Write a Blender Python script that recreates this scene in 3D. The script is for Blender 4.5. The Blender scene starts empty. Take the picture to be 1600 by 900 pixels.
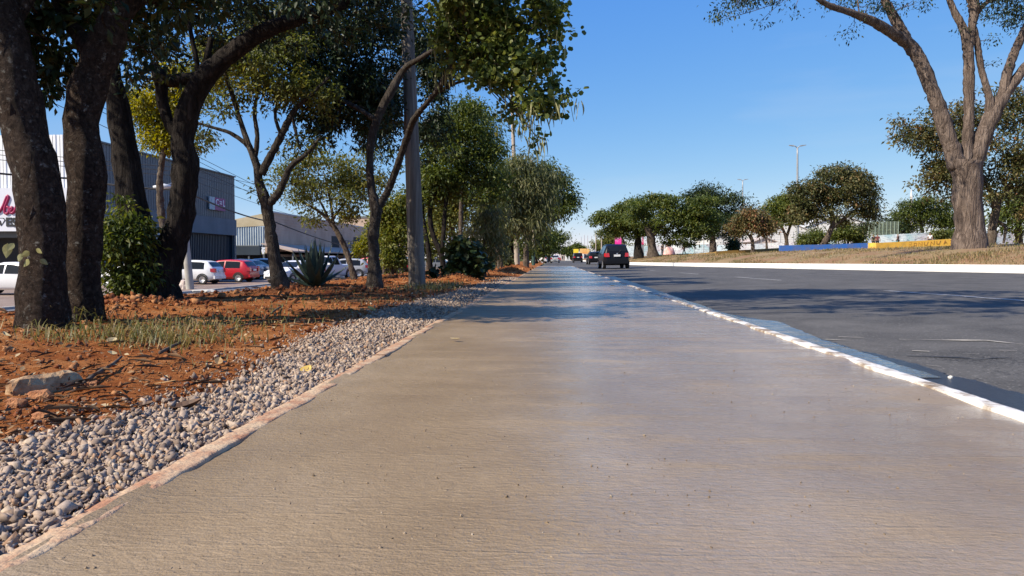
import bpy, bmesh, math, random
import numpy as np
from mathutils import Vector, Matrix, Euler

R = math.radians
SC = bpy.context.scene
COL = SC.collection

# ------------------------------------------------------------------ camera
CAMZ, FPX = 0.65, 1100.0
cam_d = bpy.data.cameras.new('camera')
cam = bpy.data.objects.new('camera', cam_d)
COL.objects.link(cam)
cam_d.sensor_width = 36.0
cam_d.lens = 36.0 * FPX / 1600.0
cam_d.clip_start, cam_d.clip_end = 0.05, 6000.0
cam.location = (0, 0, CAMZ)
cam.rotation_euler = Euler((R(90 - 2.34), 0, R(3.17)))
SC.camera = cam
CROT = cam.rotation_euler.to_matrix()

# ------------------------------------------------------------------ sky, sun, exposure
SUN_EL, SUN_DIR = 40.0, Vector((-0.84, -0.54, 0)).normalized()
to_sun = SUN_DIR * math.cos(R(SUN_EL)) + Vector((0, 0, math.sin(R(SUN_EL))))
world = bpy.data.worlds.new('World')
SC.world = world
world.use_nodes = True
wn, wl = world.node_tree.nodes, world.node_tree.links
wn.clear()
w_out = wn.new('ShaderNodeOutputWorld')
w_bg = wn.new('ShaderNodeBackground')
w_sky = wn.new('ShaderNodeTexSky')
w_sky.sky_type = 'NISHITA'
w_sky.sun_disc = False
w_sky.sun_elevation = R(SUN_EL)
w_sky.sun_rotation = math.atan2(SUN_DIR.x, SUN_DIR.y)
w_sky.altitude = 1100
w_sky.air_density, w_sky.dust_density, w_sky.ozone_density = 0.7, 0.3, 3.0
w_bg.inputs['Strength'].default_value = 0.115
# thin high cloud, the same all round the sky
w_tc = wn.new('ShaderNodeTexCoord')
w_map = wn.new('ShaderNodeMapping'); w_map.inputs['Scale'].default_value = (1.6, 1.6, 9.0)
w_no = wn.new('ShaderNodeTexNoise'); w_no.inputs['Scale'].default_value = 1.7; w_no.inputs['Detail'].default_value = 7
w_rp = wn.new('ShaderNodeValToRGB')
w_rp.color_ramp.elements[0].position, w_rp.color_ramp.elements[1].position = 0.52, 0.80
w_rp.color_ramp.elements[1].color = (0.16, 0.16, 0.16, 1)
w_mix = wn.new('ShaderNodeMixRGB'); w_mix.inputs[2].default_value = (4.3, 4.6, 4.9, 1)
wl.new(w_tc.outputs['Generated'], w_map.inputs['Vector'])
wl.new(w_map.outputs['Vector'], w_no.inputs['Vector'])
wl.new(w_no.outputs['Fac'], w_rp.inputs['Fac'])
wl.new(w_rp.outputs['Color'], w_mix.inputs[0])
# the camera's rendering of a clear blue sky: a tone curve per channel, the same in every direction
w_sep = wn.new('ShaderNodeSeparateColor'); w_com = wn.new('ShaderNodeCombineColor')
wl.new(w_sky.outputs['Color'], w_sep.inputs[0])
for ch, (ex, kk) in enumerate(((1.10, 1.42), (0.63, 0.985), (0.12, 0.94))):
    a = wn.new('ShaderNodeMath'); a.operation = 'MULTIPLY'; a.inputs[1].default_value = 0.115
    p = wn.new('ShaderNodeMath'); p.operation = 'POWER'; p.inputs[1].default_value = ex
    q = wn.new('ShaderNodeMath'); q.operation = 'MULTIPLY'; q.inputs[1].default_value = kk / 0.115 / 2 ** 0.6
    wl.new(w_sep.outputs[ch], a.inputs[0]); wl.new(a.outputs[0], p.inputs[0]); wl.new(p.outputs[0], q.inputs[0]); wl.new(q.outputs[0], w_com.inputs[ch])
wl.new(w_com.outputs[0], w_mix.inputs[1])
wl.new(w_mix.outputs['Color'], w_bg.inputs['Color'])
wl.new(w_bg.outputs['Background'], w_out.inputs['Surface'])

sun_d = bpy.data.lights.new('sun', 'SUN')
sun_d.energy, sun_d.angle, sun_d.color = 5.0, R(0.5), (1.0, 0.89, 0.73)
sun = bpy.data.objects.new('sun', sun_d)
COL.objects.link(sun)
sun.rotation_euler = to_sun.to_track_quat('Z', 'Y').to_euler()
SC.view_settings.view_transform = 'Standard'
SC.view_settings.look = 'None'
SC.view_settings.exposure = 0.6
SC.view_settings.gamma = 1.0

# ------------------------------------------------------------------ where things stand
def ray(px, py):
    return CROT @ Vector(((px - 800) / FPX, (450 - py) / FPX, -1.0))
def P(px, py, Y):
    d = ray(px, py)
    return Vector((0, 0, CAMZ)) + d * (Y / d.y)
def G(px, py, z=0.0):
    d = ray(px, py)
    return Vector((0, 0, CAMZ)) + d * ((z - CAMZ) / d.z)
ROAD_A, ROAD_B = -0.06, 0.02
def road_z(x):
    return ROAD_A + ROAD_B * x
def GR(px, py):
    d = ray(px, py)
    return Vector((0, 0, CAMZ)) + d * ((ROAD_A - CAMZ) / (d.z - ROAD_B * d.x))
def GF(px, py, f, y0=3.0, y1=400.0):
    d = ray(px, py); y = y0
    while y < y1:
        p = Vector((0, 0, CAMZ)) + d * (y / d.y)
        if p.z <= f(p.x, p.y):
            return p
        y *= 1.006
    return p

# ------------------------------------------------------------------ noise
def _hash(ix, iy, seed):
    h = (ix.astype(np.int64) * 374761393 + iy.astype(np.int64) * 668265263 + seed * 974634777) & 0xffffffff
    h = ((h ^ (h >> 13)) * 1274126177) & 0xffffffff
    return ((h ^ (h >> 16)) & 0xffff) / 65535.0
def vnoise(x, y, seed=0):
    ix, iy = np.floor(x), np.floor(y)
    fx, fy = x - ix, y - iy
    fx, fy = fx * fx * (3 - 2 * fx), fy * fy * (3 - 2 * fy)
    a, b = _hash(ix, iy, seed), _hash(ix + 1, iy, seed)
    c, d = _hash(ix, iy + 1, seed), _hash(ix + 1, iy + 1, seed)
    return (a + (b - a) * fx) * (1 - fy) + (c + (d - c) * fx) * fy
def fbm(x, y, seed=0, octv=4, gain=0.5):
    s, a, f, t = 0.0, 1.0, 1.0, 0.0
    for k in range(octv):
        s = s + a * vnoise(x * f, y * f, seed + k * 17); t += a
        a *= gain; f *= 2.03
    return s / t - 0.5

# right kerb of the main road: its x for a distance y
KP = [GR(1600, 427), GR(1450, 424), GR(1300, 421), GR(1100, 416.8), GR(985, 414)]
_ky = [-5.0] + [p.y for p in KP] + [140.0, 700.0]
_kx = [KP[0].x + (KP[0].x - KP[1].x) / (KP[1].y - KP[0].y) * (KP[0].y + 5) * 0.35] + [p.x for p in KP] + [8.0, 12.0]
def kerb_x(y):
    return np.interp(y, _ky, _kx)
KERB_H = 0.25
def zR(x, y):
    xk = kerb_x(y); d = np.maximum(x - xk - 0.15, 0)
    return road_z(xk) + KERB_H - 0.03 + 0.66 * (1 - np.exp(-d / 2.4)) + 0.030 * np.minimum(d, 70) + 0.0
def z_lot(x, y):
    return -0.92 + np.clip(0.009 * (y - 40), 0, 0.62)
def zL(x, y):
    """the dug-up strip between the path and the service road"""
    x = np.asarray(x, float); y = np.asarray(y, float)
    d = -x
    base = np.interp(d, [1.0, 1.4, 1.7, 3.2, 5.4, 6.4, 9.5, 13.2, 14.5], [-0.035, -0.03, 0.0, 0.05, 0.085, 0.00, -0.46, -0.97, -1.15])
    lot = z_lot(x, y)
    base = base + np.clip((d - 6) / 7, 0, 1) * (lot + 0.92)
    damp = np.clip((d - 1.65) / 1.6, 0.0, 1) * np.clip((13.6 - d) / 2, 0.1, 1)
    m = 0.17 * fbm(x * 0.42, y * 0.34, 3, 3) + 0.13 * fbm(x * 1.6, y * 1.3, 8, 3)
    far = np.clip((y - 6) / 10, 0.25, 1.3)
    z = base + m * damp * far
    # spoil heaps
    for (hx, hy, r, h) in HEAPS:
        z = z + h * np.exp(-(((x - hx) / r) ** 2 + ((y - hy) / (r * 1.3)) ** 2))
    return z
HEAPS = [(-4.75, 8.0, 0.45, 0.10), (-5.6, 8.6, 0.5, 0.08), (-3.0, 12.2, 0.7, 0.05), (-4.2, 11.2, 0.9, 0.03), (-2.6, 19.5, 0.5, 0.24),
         (-2.4, 27, 0.8, 0.2), (-2.0, 34, 0.7, 0.28), (-1.9, 41, 0.9, 0.3), (-2.4, 48, 1.0, 0.3), (-4.4, 15.5, 1.0, 0.06), (-4.2, 20.5, 1.0, 0.10)]

# ------------------------------------------------------------------ materials
def new_mat(name):
    m = bpy.data.materials.new(name); m.use_nodes = True
    nt = m.node_tree
    return m, nt, nt.nodes, nt.links, nt.nodes['Principled BSDF']
def N(nodes, kind, **kw):
    n = nodes.new(kind)
    for k, v in kw.items():
        if k in n.inputs: n.inputs[k].default_value = v
        else: setattr(n, k, v)
    return n
def ramp(nodes, stops):
    r = nodes.new('ShaderNodeValToRGB'); e = r.color_ramp.elements
    while len(e) < len(stops): e.new(0.5)
    for k, (p, c) in enumerate(stops):
        e[k].position = p; e[k].color = (*c, 1) if len(c) == 3 else c
    return r
def c4(c): return (c[0], c[1], c[2], 1.0)

MATS = {}
def mat(name, c1, c2=None, scale=4.0, rough=0.8, bump=0.0, bscale=None, stretch=(1, 1, 1), metallic=0.0, coat=0.0, detail=6.0, lo=0.35, hi=0.65, coords='Object', spec=0.5):
    if name in MATS: return MATS[name]
    m, nt, nd, lk, b = new_mat(name)
    b.inputs['Roughness'].default_value = rough
    b.inputs['Metallic'].default_value = metallic
    b.inputs['Coat Weight'].default_value = coat
    b.inputs['Coat Roughness'].default_value = 0.05
    b.inputs['Specular IOR Level'].default_value = spec
    c2 = c2 or tuple(min(1, v * 1.15) for v in c1)
    tc = nd.new('ShaderNodeTexCoord'); mp = N(nd, 'ShaderNodeMapping'); mp.inputs['Scale'].default_value = stretch
    lk.new(tc.outputs[coords], mp.inputs['Vector'])
    no = N(nd, 'ShaderNodeTexNoise', Scale=scale, Detail=detail, Roughness=0.6)
    lk.new(mp.outputs['Vector'], no.inputs['Vector'])
    rp = ramp(nd, [(lo, c1), (hi, c2)])
    lk.new(no.outputs['Fac'], rp.inputs['Fac']); lk.new(rp.outputs['Color'], b.inputs['Base Color'])
    if bump:
        n2 = N(nd, 'ShaderNodeTexNoise', Scale=bscale or scale * 6, Detail=5.0)
        lk.new(mp.outputs['Vector'], n2.inputs['Vector'])
        bp = N(nd, 'ShaderNodeBump', Strength=1.0, Distance=bump)
        lk.new(n2.outputs['Fac'], bp.inputs['Height']); lk.new(bp.outputs['Normal'], b.inputs['Normal'])
    MATS[name] = m
    return m
def leaf_mat(name, stops, trans=0.3, rough=0.5):
    if name in MATS: return MATS[name]
    m, nt, nd, lk, b = new_mat(name)
    at = nd.new('ShaderNodeAttribute'); at.attribute_name = 'tone'
    rp = ramp(nd, stops)
    lk.new(at.outputs['Fac'], rp.inputs['Fac']); lk.new(rp.outputs['Color'], b.inputs['Base Color'])
    b.inputs['Roughness'].default_value = rough
    b.inputs['Specular IOR Level'].default_value = 0.35
    tr = nd.new('ShaderNodeBsdfTranslucent'); mx = nd.new('ShaderNodeMixShader'); mx.inputs[0].default_value = trans
    hs = N(nd, 'ShaderNodeHueSaturation', Hue=0.485, Saturation=1.15, Value=1.5)
    lk.new(rp.outputs['Color'], hs.inputs['Color']); lk.new(hs.outputs['Color'], tr.inputs['Color'])
    lk.new(b.outputs[0], mx.inputs[1]); lk.new(tr.outputs[0], mx.inputs[2])
    lk.new(mx.outputs[0], nd['Material Output'].inputs['Surface'])
    MATS[name] = m
    return m
def tone_mat(name, stops, rough=0.9, bump=0.0, bscale=60):
    """colour from the per-piece 'tone' attribute"""
    if name in MATS: return MATS[name]
    m, nt, nd, lk, b = new_mat(name)
    at = nd.new('ShaderNodeAttribute'); at.attribute_name = 'tone'
    rp = ramp(nd, stops)
    lk.new(at.outputs['Fac'], rp.inputs['Fac']); b.inputs['Roughness'].default_value = rough
    tc = nd.new('ShaderNodeTexCoord'); no = N(nd, 'ShaderNodeTexNoise', Scale=bscale, Detail=5.0)
    lk.new(tc.outputs['Object'], no.inputs['Vector'])
    mx = N(nd, 'ShaderNodeMixRGB', blend_type='MULTIPLY'); mx.inputs[0].default_value = 0.7
    r2 = ramp(nd, [(0.3, (0.62, 0.58, 0.55)), (0.7, (1, 1, 1))])
    lk.new(no.outputs['Fac'], r2.inputs['Fac']); lk.new(rp.outputs['Color'], mx.inputs[1]); lk.new(r2.outputs['Color'], mx.inputs[2])
    lk.new(mx.outputs['Color'], b.inputs['Base Color'])
    if bump:
        bp = N(nd, 'ShaderNodeBump', Strength=1.0, Distance=bump)
        lk.new(no.outputs['Fac'], bp.inputs['Height']); lk.new(bp.outputs['Normal'], b.inputs['Normal'])
    MATS[name] = m
    return m
def bark_mat(name, dark, mid, light, scale=9.0, depth=0.02, stretch=(1, 1, 0.22), lichen=0.0):
    if name in MATS: return MATS[name]
    m, nt, nd, lk, b = new_mat(name)
    b.inputs['Roughness'].default_value = 0.95; b.inputs['Specular IOR Level'].default_value = 0.15
    tc = nd.new('ShaderNodeTexCoord'); mp = nd.new('ShaderNodeMapping'); mp.inputs['Scale'].default_value = stretch
    lk.new(tc.outputs['Object'], mp.inputs['Vector'])
    no = N(nd, 'ShaderNodeTexNoise', Scale=scale, Detail=8.0, Roughness=0.65, Distortion=0.6)
    vo = N(nd, 'ShaderNodeTexVoronoi', Scale=scale * 1.6); vo.feature = 'DISTANCE_TO_EDGE'
    lk.new(mp.outputs['Vector'], no.inputs['Vector'])
    ad = nd.new('ShaderNodeMixRGB'); ad.inputs[0].default_value = 0.12
    lk.new(mp.outputs['Vector'], ad.inputs[1]); lk.new(no.outputs['Color'], ad.inputs[2]); lk.new(ad.outputs['Color'], vo.inputs['Vector'])
    rp = ramp(nd, [(0.33, dark), (0.52, mid), (0.72, light)])
    lk.new(no.outputs['Fac'], rp.inputs['Fac'])
    col = rp.outputs['Color']
    if lichen:
        ln = N(nd, 'ShaderNodeTexNoise', Scale=16.0, Detail=6.0, Roughness=0.7)
        lk.new(tc.outputs['Object'], ln.inputs['Vector'])
        lr = ramp(nd, [(0.585, (0, 0, 0)), (0.66, (lichen,) * 3)])
        lk.new(ln.outputs['Fac'], lr.inputs['Fac'])
        mx = nd.new('ShaderNodeMixRGB'); mx.inputs[2].default_value = (0.30, 0.29, 0.26, 1)
        lk.new(lr.outputs['Color'], mx.inputs[0]); lk.new(col, mx.inputs[1]); col = mx.outputs['Color']
    lk.new(col, b.inputs['Base Color'])
    mul = nd.new('ShaderNodeMath'); mul.operation = 'MULTIPLY_ADD'; mul.inputs[1].default_value = 0.8
    vr = ramp(nd, [(0.0, (0, 0, 0)), (0.25, (1, 1, 1))])
    lk.new(vo.outputs['Distance'], vr.inputs['Fac'])
    lk.new(vr.outputs['Color'], mul.inputs[0]); lk.new(no.outputs['Fac'], mul.inputs[2])
    bp = N(nd, 'ShaderNodeBump', Strength=1.0, Distance=depth)
    lk.new(mul.outputs[0], bp.inputs['Height']); lk.new(bp.outputs['Normal'], b.inputs['Normal'])
    MATS[name] = m
    return m

# ------------------------------------------------------------------ objects
def tag(o, label=None, cat=None, group=None, kind=None):
    if label: o['label'] = label
    if cat: o['category'] = cat
    if group: o['group'] = group
    if kind: o['kind'] = kind
    return o
def thing(name, label, cat, loc=(0, 0, 0), group=None, rz=0.0):
    o = bpy.data.objects.new(name, None); COL.objects.link(o)
    o.empty_display_size = 0.2
    o.location = loc; o.rotation_euler = (0, 0, rz)
    return tag(o, label, cat, group)
def link(name, me, m, parent=None):
    if m is not None and not me.materials:
        me.materials.append(m)
    o = bpy.data.objects.new(name, me); COL.objects.link(o)
    if parent is not None: o.parent = parent
    return o
def np_mesh(name, V, F, tone=None, smooth=False):
    V = np.asarray(V, np.float32); F = np.asarray(F, np.int32)
    me = bpy.data.meshes.new(name)
    k = F.shape[1]
    me.vertices.add(len(V)); me.vertices.foreach_set('co', V.ravel())
    me.loops.add(F.size); me.loops.foreach_set('vertex_index', F.ravel())
    me.polygons.add(len(F))
    me.polygons.foreach_set('loop_start', np.arange(0, F.size, k, dtype=np.int32))
    me.polygons.foreach_set('loop_total', np.full(len(F), k, np.int32))
    if smooth: me.polygons.foreach_set('use_smooth', np.ones(len(F), bool))
    if tone is not None:
        a = me.attributes.new('tone', 'FLOAT', 'POINT'); a.data.foreach_set('value', np.asarray(tone, np.float32))
    me.update(calc_edges=True)
    return me
class MB:
    """collects shapes and links them as one mesh object; world coordinates, shifted to the parent's place"""
    def __init__(s): s.v, s.f = [], []
    def add(s, vs, fs):
        o = len(s.v); s.v.extend(tuple(p) for p in vs); s.f.extend(tuple(i + o for i in f) for f in fs); return s
    def box(s, x0, x1, y0, y1, z0, z1):
        v = [(x, y, z) for z in (z0, z1) for y in (y0, y1) for x in (x0, x1)]
        return s.add(v, [(0, 2, 3, 1), (4, 5, 7, 6), (0, 1, 5, 4), (2, 6, 7, 3), (0, 4, 6, 2), (1, 3, 7, 5)])
    def obox(s, a, b, w, z0, z1):
        """upright box along a->b (xy), w wide to both sides"""
        a, b = Vector(a[:2]), Vector(b[:2]); n = (b - a).normalized(); n = Vector((-n.y, n.x)) * w / 2
        v = [(p.x, p.y, z) for z in (z0, z1) for p in (a - n, b - n, b + n, a + n)]
        return s.add(v, [(3, 2, 1, 0), (4, 5, 6, 7), (0, 1, 5, 4), (1, 2, 6, 5), (2, 3, 7, 6), (3, 0, 4, 7)])
    def tube(s, pts, rad, n=8, jit=0.0, seed=0, cap=True):
        pts = [Vector(p) for p in pts]; rng = random.Random(seed)
        up = None; rings = []
        for i, p in enumerate(pts):
            t = (pts[min(i + 1, len(pts) - 1)] - pts[max(i - 1, 0)]).normalized()
            if up is None:
                up = t.orthogonal().normalized()
            up = (up - t * up.dot(t)).normalized(); sd = t.cross(up)
            r = rad[i] if hasattr(rad, '__len__') else rad
            ring = []
            for k in range(n):
                a = 2 * math.pi * k / n
                rr = r * (1 + jit * (rng.random() - 0.5) * 2)
                ring.append(p + (up * math.cos(a) + sd * math.sin(a)) * rr)
            rings.append(ring)
        vs = [v for r_ in rings for v in r_]; fs = []
        for i in range(len(rings) - 1):
            for k in range(n):
                a, b = i * n + k, i * n + (k + 1) % n
                fs.append((a, b, b + n, a + n))
        if cap:
            fs.append(tuple(reversed(range(n)))); m = (len(rings) - 1) * n; fs.append(tuple(m + k for k in range(n)))
        return s.add(vs, fs)
    def disc(s, c, axis, r, n=16):
        axis = Vector(axis).normalized(); u = axis.orthogonal().normalized(); w = axis.cross(u); c = Vector(c)
        return s.add([c + (u * math.cos(2 * math.pi * k / n) + w * math.sin(2 * math.pi * k / n)) * r for k in range(n)], [tuple(range(n))])
    def build(s, name, m, parent=None, smooth=False, local=False):
        me = bpy.data.meshes.new(name)
        off = Vector((0, 0, 0)) if (parent is None or local) else parent.matrix_basis.translation
        if parent is not None and not local and parent.parent is not None:
            off = off + parent.parent.matrix_basis.translation
        me.from_pydata([(p[0] - off.x, p[1] - off.y, p[2] - off.z) for p in s.v], [], s.f)
        if smooth: me.polygons.foreach_set('use_smooth', np.ones(len(me.polygons), bool))
        me.update()
        return link(name, me, m, parent)
def smooth_path(pts, step):
    """catmull-rom through (Vector, radius) pairs"""
    out = []; n = len(pts)
    for i in range(n - 1):
        p0, p1, p2, p3 = pts[max(i - 1, 0)], pts[i], pts[i + 1], pts[min(i + 2, n - 1)]
        k = max(2, int((p2[0] - p1[0]).length / step))
        for j in range(k):
            t = j / k; t2, t3 = t * t, t * t * t
            q = 0.5 * ((2 * p1[0]) + (p2[0] - p0[0]) * t + (2 * p0[0] - 5 * p1[0] + 4 * p2[0] - p3[0]) * t2 + (3 * p1[0] - p0[0] - 3 * p2[0] + p3[0]) * t3)
            out.append((q, p1[1] + (p2[1] - p1[1]) * t))
    out.append(pts[-1])
    return out
def grid_mesh(name, xs, ys, Z, m, parent=None, smooth=True):
    X, Y = (np.meshgrid(xs, ys) if np.ndim(xs) == 1 and np.ndim(ys) == 1 else (xs, ys))
    ny, nx = X.shape
    V = np.stack([X.ravel(), Y.ravel(), np.asarray(Z).ravel()], 1)
    i = np.arange((ny - 1) * nx).reshape(ny - 1, nx)[:, :-1].ravel()
    F = np.stack([i, i + 1, i + nx + 1, i + nx], 1)
    return link(name, np_mesh(name, V, F, smooth=smooth), m, parent)

# ================================================================== THE SETTING
def geo_rows(y0, y1, dmin, k):
    ys = [y0]
    while ys[-1] < y1: ys.append(ys[-1] + max(dmin, k * abs(ys[-1])))
    ys[-1] = y1
    return np.array(ys)

# --- ground far below everything, out to the horizon
m_land = mat('dry_land', (0.16, 0.13, 0.07), (0.10, 0.12, 0.05), scale=0.02, rough=1.0)
tag(MB().add([(-3000, -800, -1.6), (3000, -800, -1.6), (3000, 4500, -1.6), (-3000, 4500, -1.6)], [(0, 1, 2, 3)]).build('ground', m_land), kind='structure')

# --- wet fresh concrete path
def path_material():
    m, nt, nd, lk, b = new_mat('wet_concrete')
    tc = nd.new('ShaderNodeTexCoord')
    def mapped(sc):
        mp = nd.new('ShaderNodeMapping'); mp.inputs['Scale'].default_value = sc
        lk.new(tc.outputs['Object'], mp.inputs['Vector']); return mp.outputs['Vector']
    big = N(nd, 'ShaderNodeTexNoise', Scale=0.9, Detail=5.0, Roughness=0.6); lk.new(mapped((1, 0.7, 1)), big.inputs['Vector'])
    fine = N(nd, 'ShaderNodeTexNoise', Scale=55.0, Detail=6.0, Roughness=0.7); lk.new(mapped((0.6, 1.5, 1)), fine.inputs['Vector'])
    mx = nd.new('ShaderNodeMath'); mx.operation = 'MULTIPLY_ADD'; mx.inputs[1].default_value = 0.45
    lk.new(fine.outputs['Fac'], mx.inputs[0]); lk.new(big.outputs['Fac'], mx.inputs[2])
    rp = ramp(nd, [(0.50, (0.205, 0.143, 0.080)), (0.72, (0.276, 0.199, 0.116)), (0.95, (0.368, 0.276, 0.174))])
    lk.new(mx.outputs[0], rp.inputs['Fac']); lk.new(rp.outputs['Color'], b.inputs['Base Color'])
    # broom ripples run across the path
    rip = N(nd, 'ShaderNodeTexNoise', Scale=1.0, Detail=4.0, Roughness=0.6, Distortion=0.4); lk.new(mapped((22, 62, 1)), rip.inputs['Vector'])
    band = N(nd, 'ShaderNodeTexNoise', Scale=1.0, Detail=4.0, Roughness=0.55); lk.new(mapped((0.5, 5.2, 1)), band.inputs['Vector'])
    grit = N(nd, 'ShaderNodeTexNoise', Scale=150.0, Detail=3.0); lk.new(mapped((1, 1, 1)), grit.inputs['Vector'])
    b.inputs['Roughness'].default_value = 0.55
    b.inputs['Specular IOR Level'].default_value = 0.35
    wet = N(nd, 'ShaderNodeTexNoise', Scale=1.0, Detail=5.0, Roughness=0.6); lk.new(mapped((1.9, 4.2, 1)), wet.inputs['Vector'])
    wa = nd.new('ShaderNodeMath'); wa.operation = 'MULTIPLY_ADD'; wa.inputs[1].default_value = 0.7; lk.new(band.outputs['Fac'], wa.inputs[0]); lk.new(wet.outputs['Fac'], wa.inputs[2])
    rw = ramp(nd, [(0.68, (0.45,) * 3), (0.88, (1.0,) * 3)]); lk.new(wa.outputs[0], rw.inputs['Fac'])
    # the wet coat gets stronger towards the kerb side
    sx = nd.new('ShaderNodeSeparateXYZ'); lk.new(tc.outputs['Object'], sx.inputs[0])
    xw = nd.new('ShaderNodeMath'); xw.operation = 'MULTIPLY_ADD'; xw.inputs[1].default_value = 1.6; lk.new(big.outputs['Fac'], xw.inputs[0]); lk.new(sx.outputs['X'], xw.inputs[2])
    mr = N(nd, 'ShaderNodeMapRange'); mr.interpolation_type = 'SMOOTHSTEP'
    for i_, v_ in ((1, 0.1), (2, 1.1), (3, 0.40), (4, 1.0)): mr.inputs[i_].default_value = v_
    lk.new(xw.outputs[0], mr.inputs[0])
    wm = nd.new('ShaderNodeMath'); wm.operation = 'MULTIPLY'; lk.new(rw.outputs['Color'], wm.inputs[0]); lk.new(mr.outputs[0], wm.inputs[1]); lk.new(wm.outputs[0], b.inputs['Coat Weight'])
    rr = ramp(nd, [(0.70, (0.32,) * 3), (0.92, (0.13,) * 3)]); lk.new(wa.outputs[0], rr.inputs['Fac']); lk.new(rr.outputs['Color'], b.inputs['Coat Roughness'])
    b.inputs['Coat IOR'].default_value = 1.62
    cb = N(nd, 'ShaderNodeBump', Strength=1.0, Distance=0.0058); lk.new(rip.outputs['Fac'], cb.inputs['Height'])
    cb2 = N(nd, 'ShaderNodeBump', Strength=1.0, Distance=0.0008); lk.new(grit.outputs['Fac'], cb2.inputs['Height']); lk.new(cb.outputs[0], cb2.inputs['Normal'])
    lk.new(cb2.outputs[0], b.inputs['Coat Normal'])
    # little lumps and pits of paste
    vo = N(nd, 'ShaderNodeTexVoronoi', Scale=17.0, Randomness=1.0); lk.new(mapped((1, 1, 0.0)), vo.inputs['Vector'])
    vr = ramp(nd, [(0.0, (1, 1, 1)), (0.11, (0, 0, 0))]); lk.new(vo.outputs['Distance'], vr.inputs['Fac'])
    sel = nd.new('ShaderNodeMath'); sel.operation = 'GREATER_THAN'; sel.inputs[1].default_value = 0.80
    sp = nd.new('ShaderNodeSeparateColor'); lk.new(vo.outputs['Color'], sp.inputs[0]); lk.new(sp.outputs[0], sel.inputs[0])
    lump = nd.new('ShaderNodeMath'); lump.operation = 'MULTIPLY'; lk.new(vr.outputs['Color'], lump.inputs[0]); lk.new(sel.outputs[0], lump.inputs[1])
    b1 = N(nd, 'ShaderNodeBump', Strength=1.0, Distance=0.0068); lk.new(rip.outputs['Fac'], b1.inputs['Height'])
    b2 = N(nd, 'ShaderNodeBump', Strength=1.0, Distance=0.0024); lk.new(grit.outputs['Fac'], b2.inputs['Height']); lk.new(b1.outputs[0], b2.inputs['Normal'])
    b3 = N(nd, 'ShaderNodeBump', Strength=0.8, Distance=0.005); lk.new(lump.outputs[0], b3.inputs['Height']); lk.new(b2.outputs[0], b3.inputs['Normal'])
    # long thin screed marks across the path
    scr = N(nd, 'ShaderNodeTexNoise', Scale=1.0, Detail=2.0); lk.new(mapped((0.22, 2.6, 1)), scr.inputs['Vector'])
    sr = ramp(nd, [(0.485, (0, 0, 0)), (0.50, (1, 1, 1)), (0.515, (0, 0, 0))]); lk.new(scr.outputs['Fac'], sr.inputs['Fac'])
    b4 = N(nd, 'ShaderNodeBump', Strength=1.0, Distance=0.0016); lk.new(sr.outputs['Color'], b4.inputs['Height']); lk.new(b3.outputs[0], b4.inputs['Normal'])
    lk.new(b4.outputs[0], b.inputs['Normal'])
    return m
PATH_END = 66.0
ys = geo_rows(-2.0, PATH_END, 0.035, 0.010); xs = np.concatenate([[-1.16, -1.14, -1.12, -1.10, -1.07], np.linspace(-1.03, 1.82, 60), [1.85, 1.88, 1.90, 1.925, 1.95]])
X, Y = np.meshgrid(xs, ys)
Z = -0.004 + 0.006 * fbm(X * 0.45, Y * 3.4, 5, 3) + 0.006 * fbm(X * 0.5, Y * 0.6, 6, 2)
eL, eR = np.clip((-1.02 - X) / 0.12, 0, 1), np.clip((X - 1.80) / 0.12, 0, 1)
Z = Z + eL * (0.045 * fbm(X * 5, Y * 3.2, 12, 4) + 0.004) + eR * (0.040 * fbm(X * 5, Y * 2.1, 14, 4) - 0.003)
tag(grid_mesh('path', X, Y, Z, path_material()), kind='structure')

# --- edging stones along the path (left: stained with earth; right: white-painted kerb)
m_edge = mat('earth_stained_edging', (0.34, 0.165, 0.092), (0.49, 0.36, 0.23), scale=7.0, rough=0.95, bump=0.008, bscale=60, detail=9, lo=0.38, hi=0.60)
def painted_kerb():
    m, nt, nd, lk, b = new_mat('worn_white_kerb_paint')
    tc = nd.new('ShaderNodeTexCoord')
    n1 = N(nd, 'ShaderNodeTexNoise', Scale=5.0, Detail=8.0, Roughness=0.7); lk.new(tc.outputs['Object'], n1.inputs['Vector'])
    r1 = ramp(nd, [(0.38, (0.22, 0.16, 0.11)), (0.45, (0.42, 0.37, 0.31)), (0.53, (0.68, 0.66, 0.62))])
    # less paint is left on the stones farther along
    sx = nd.new('ShaderNodeSeparateXYZ'); lk.new(tc.outputs['Object'], sx.inputs[0])
    mr = N(nd, 'ShaderNodeMapRange')
    for i_, v_ in ((1, 4.5), (2, 14.0), (3, 0.0), (4, 0.085)): mr.inputs[i_].default_value = v_
    lk.new(sx.outputs['Y'], mr.inputs[0]); su = nd.new('ShaderNodeMath'); su.operation = 'SUBTRACT'; lk.new(n1.outputs['Fac'], su.inputs[0]); lk.new(mr.outputs[0], su.inputs[1])
    lk.new(su.outputs[0], r1.inputs['Fac'])
    lk.new(r1.outputs['Color'], b.inputs['Base Color']); b.inputs['Roughness'].default_value = 0.75
    n2 = N(nd, 'ShaderNodeTexNoise', Scale=60.0, Detail=5.0); lk.new(tc.outputs['Object'], n2.inputs['Vector'])
    bp = N(nd, 'ShaderNodeBump', Strength=1.0, Distance=0.003); lk.new(n2.outputs['Fac'], bp.inputs['Height']); lk.new(bp.outputs[0], b.inputs['Normal'])
    return m
m_kerb = painted_kerb()
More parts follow.
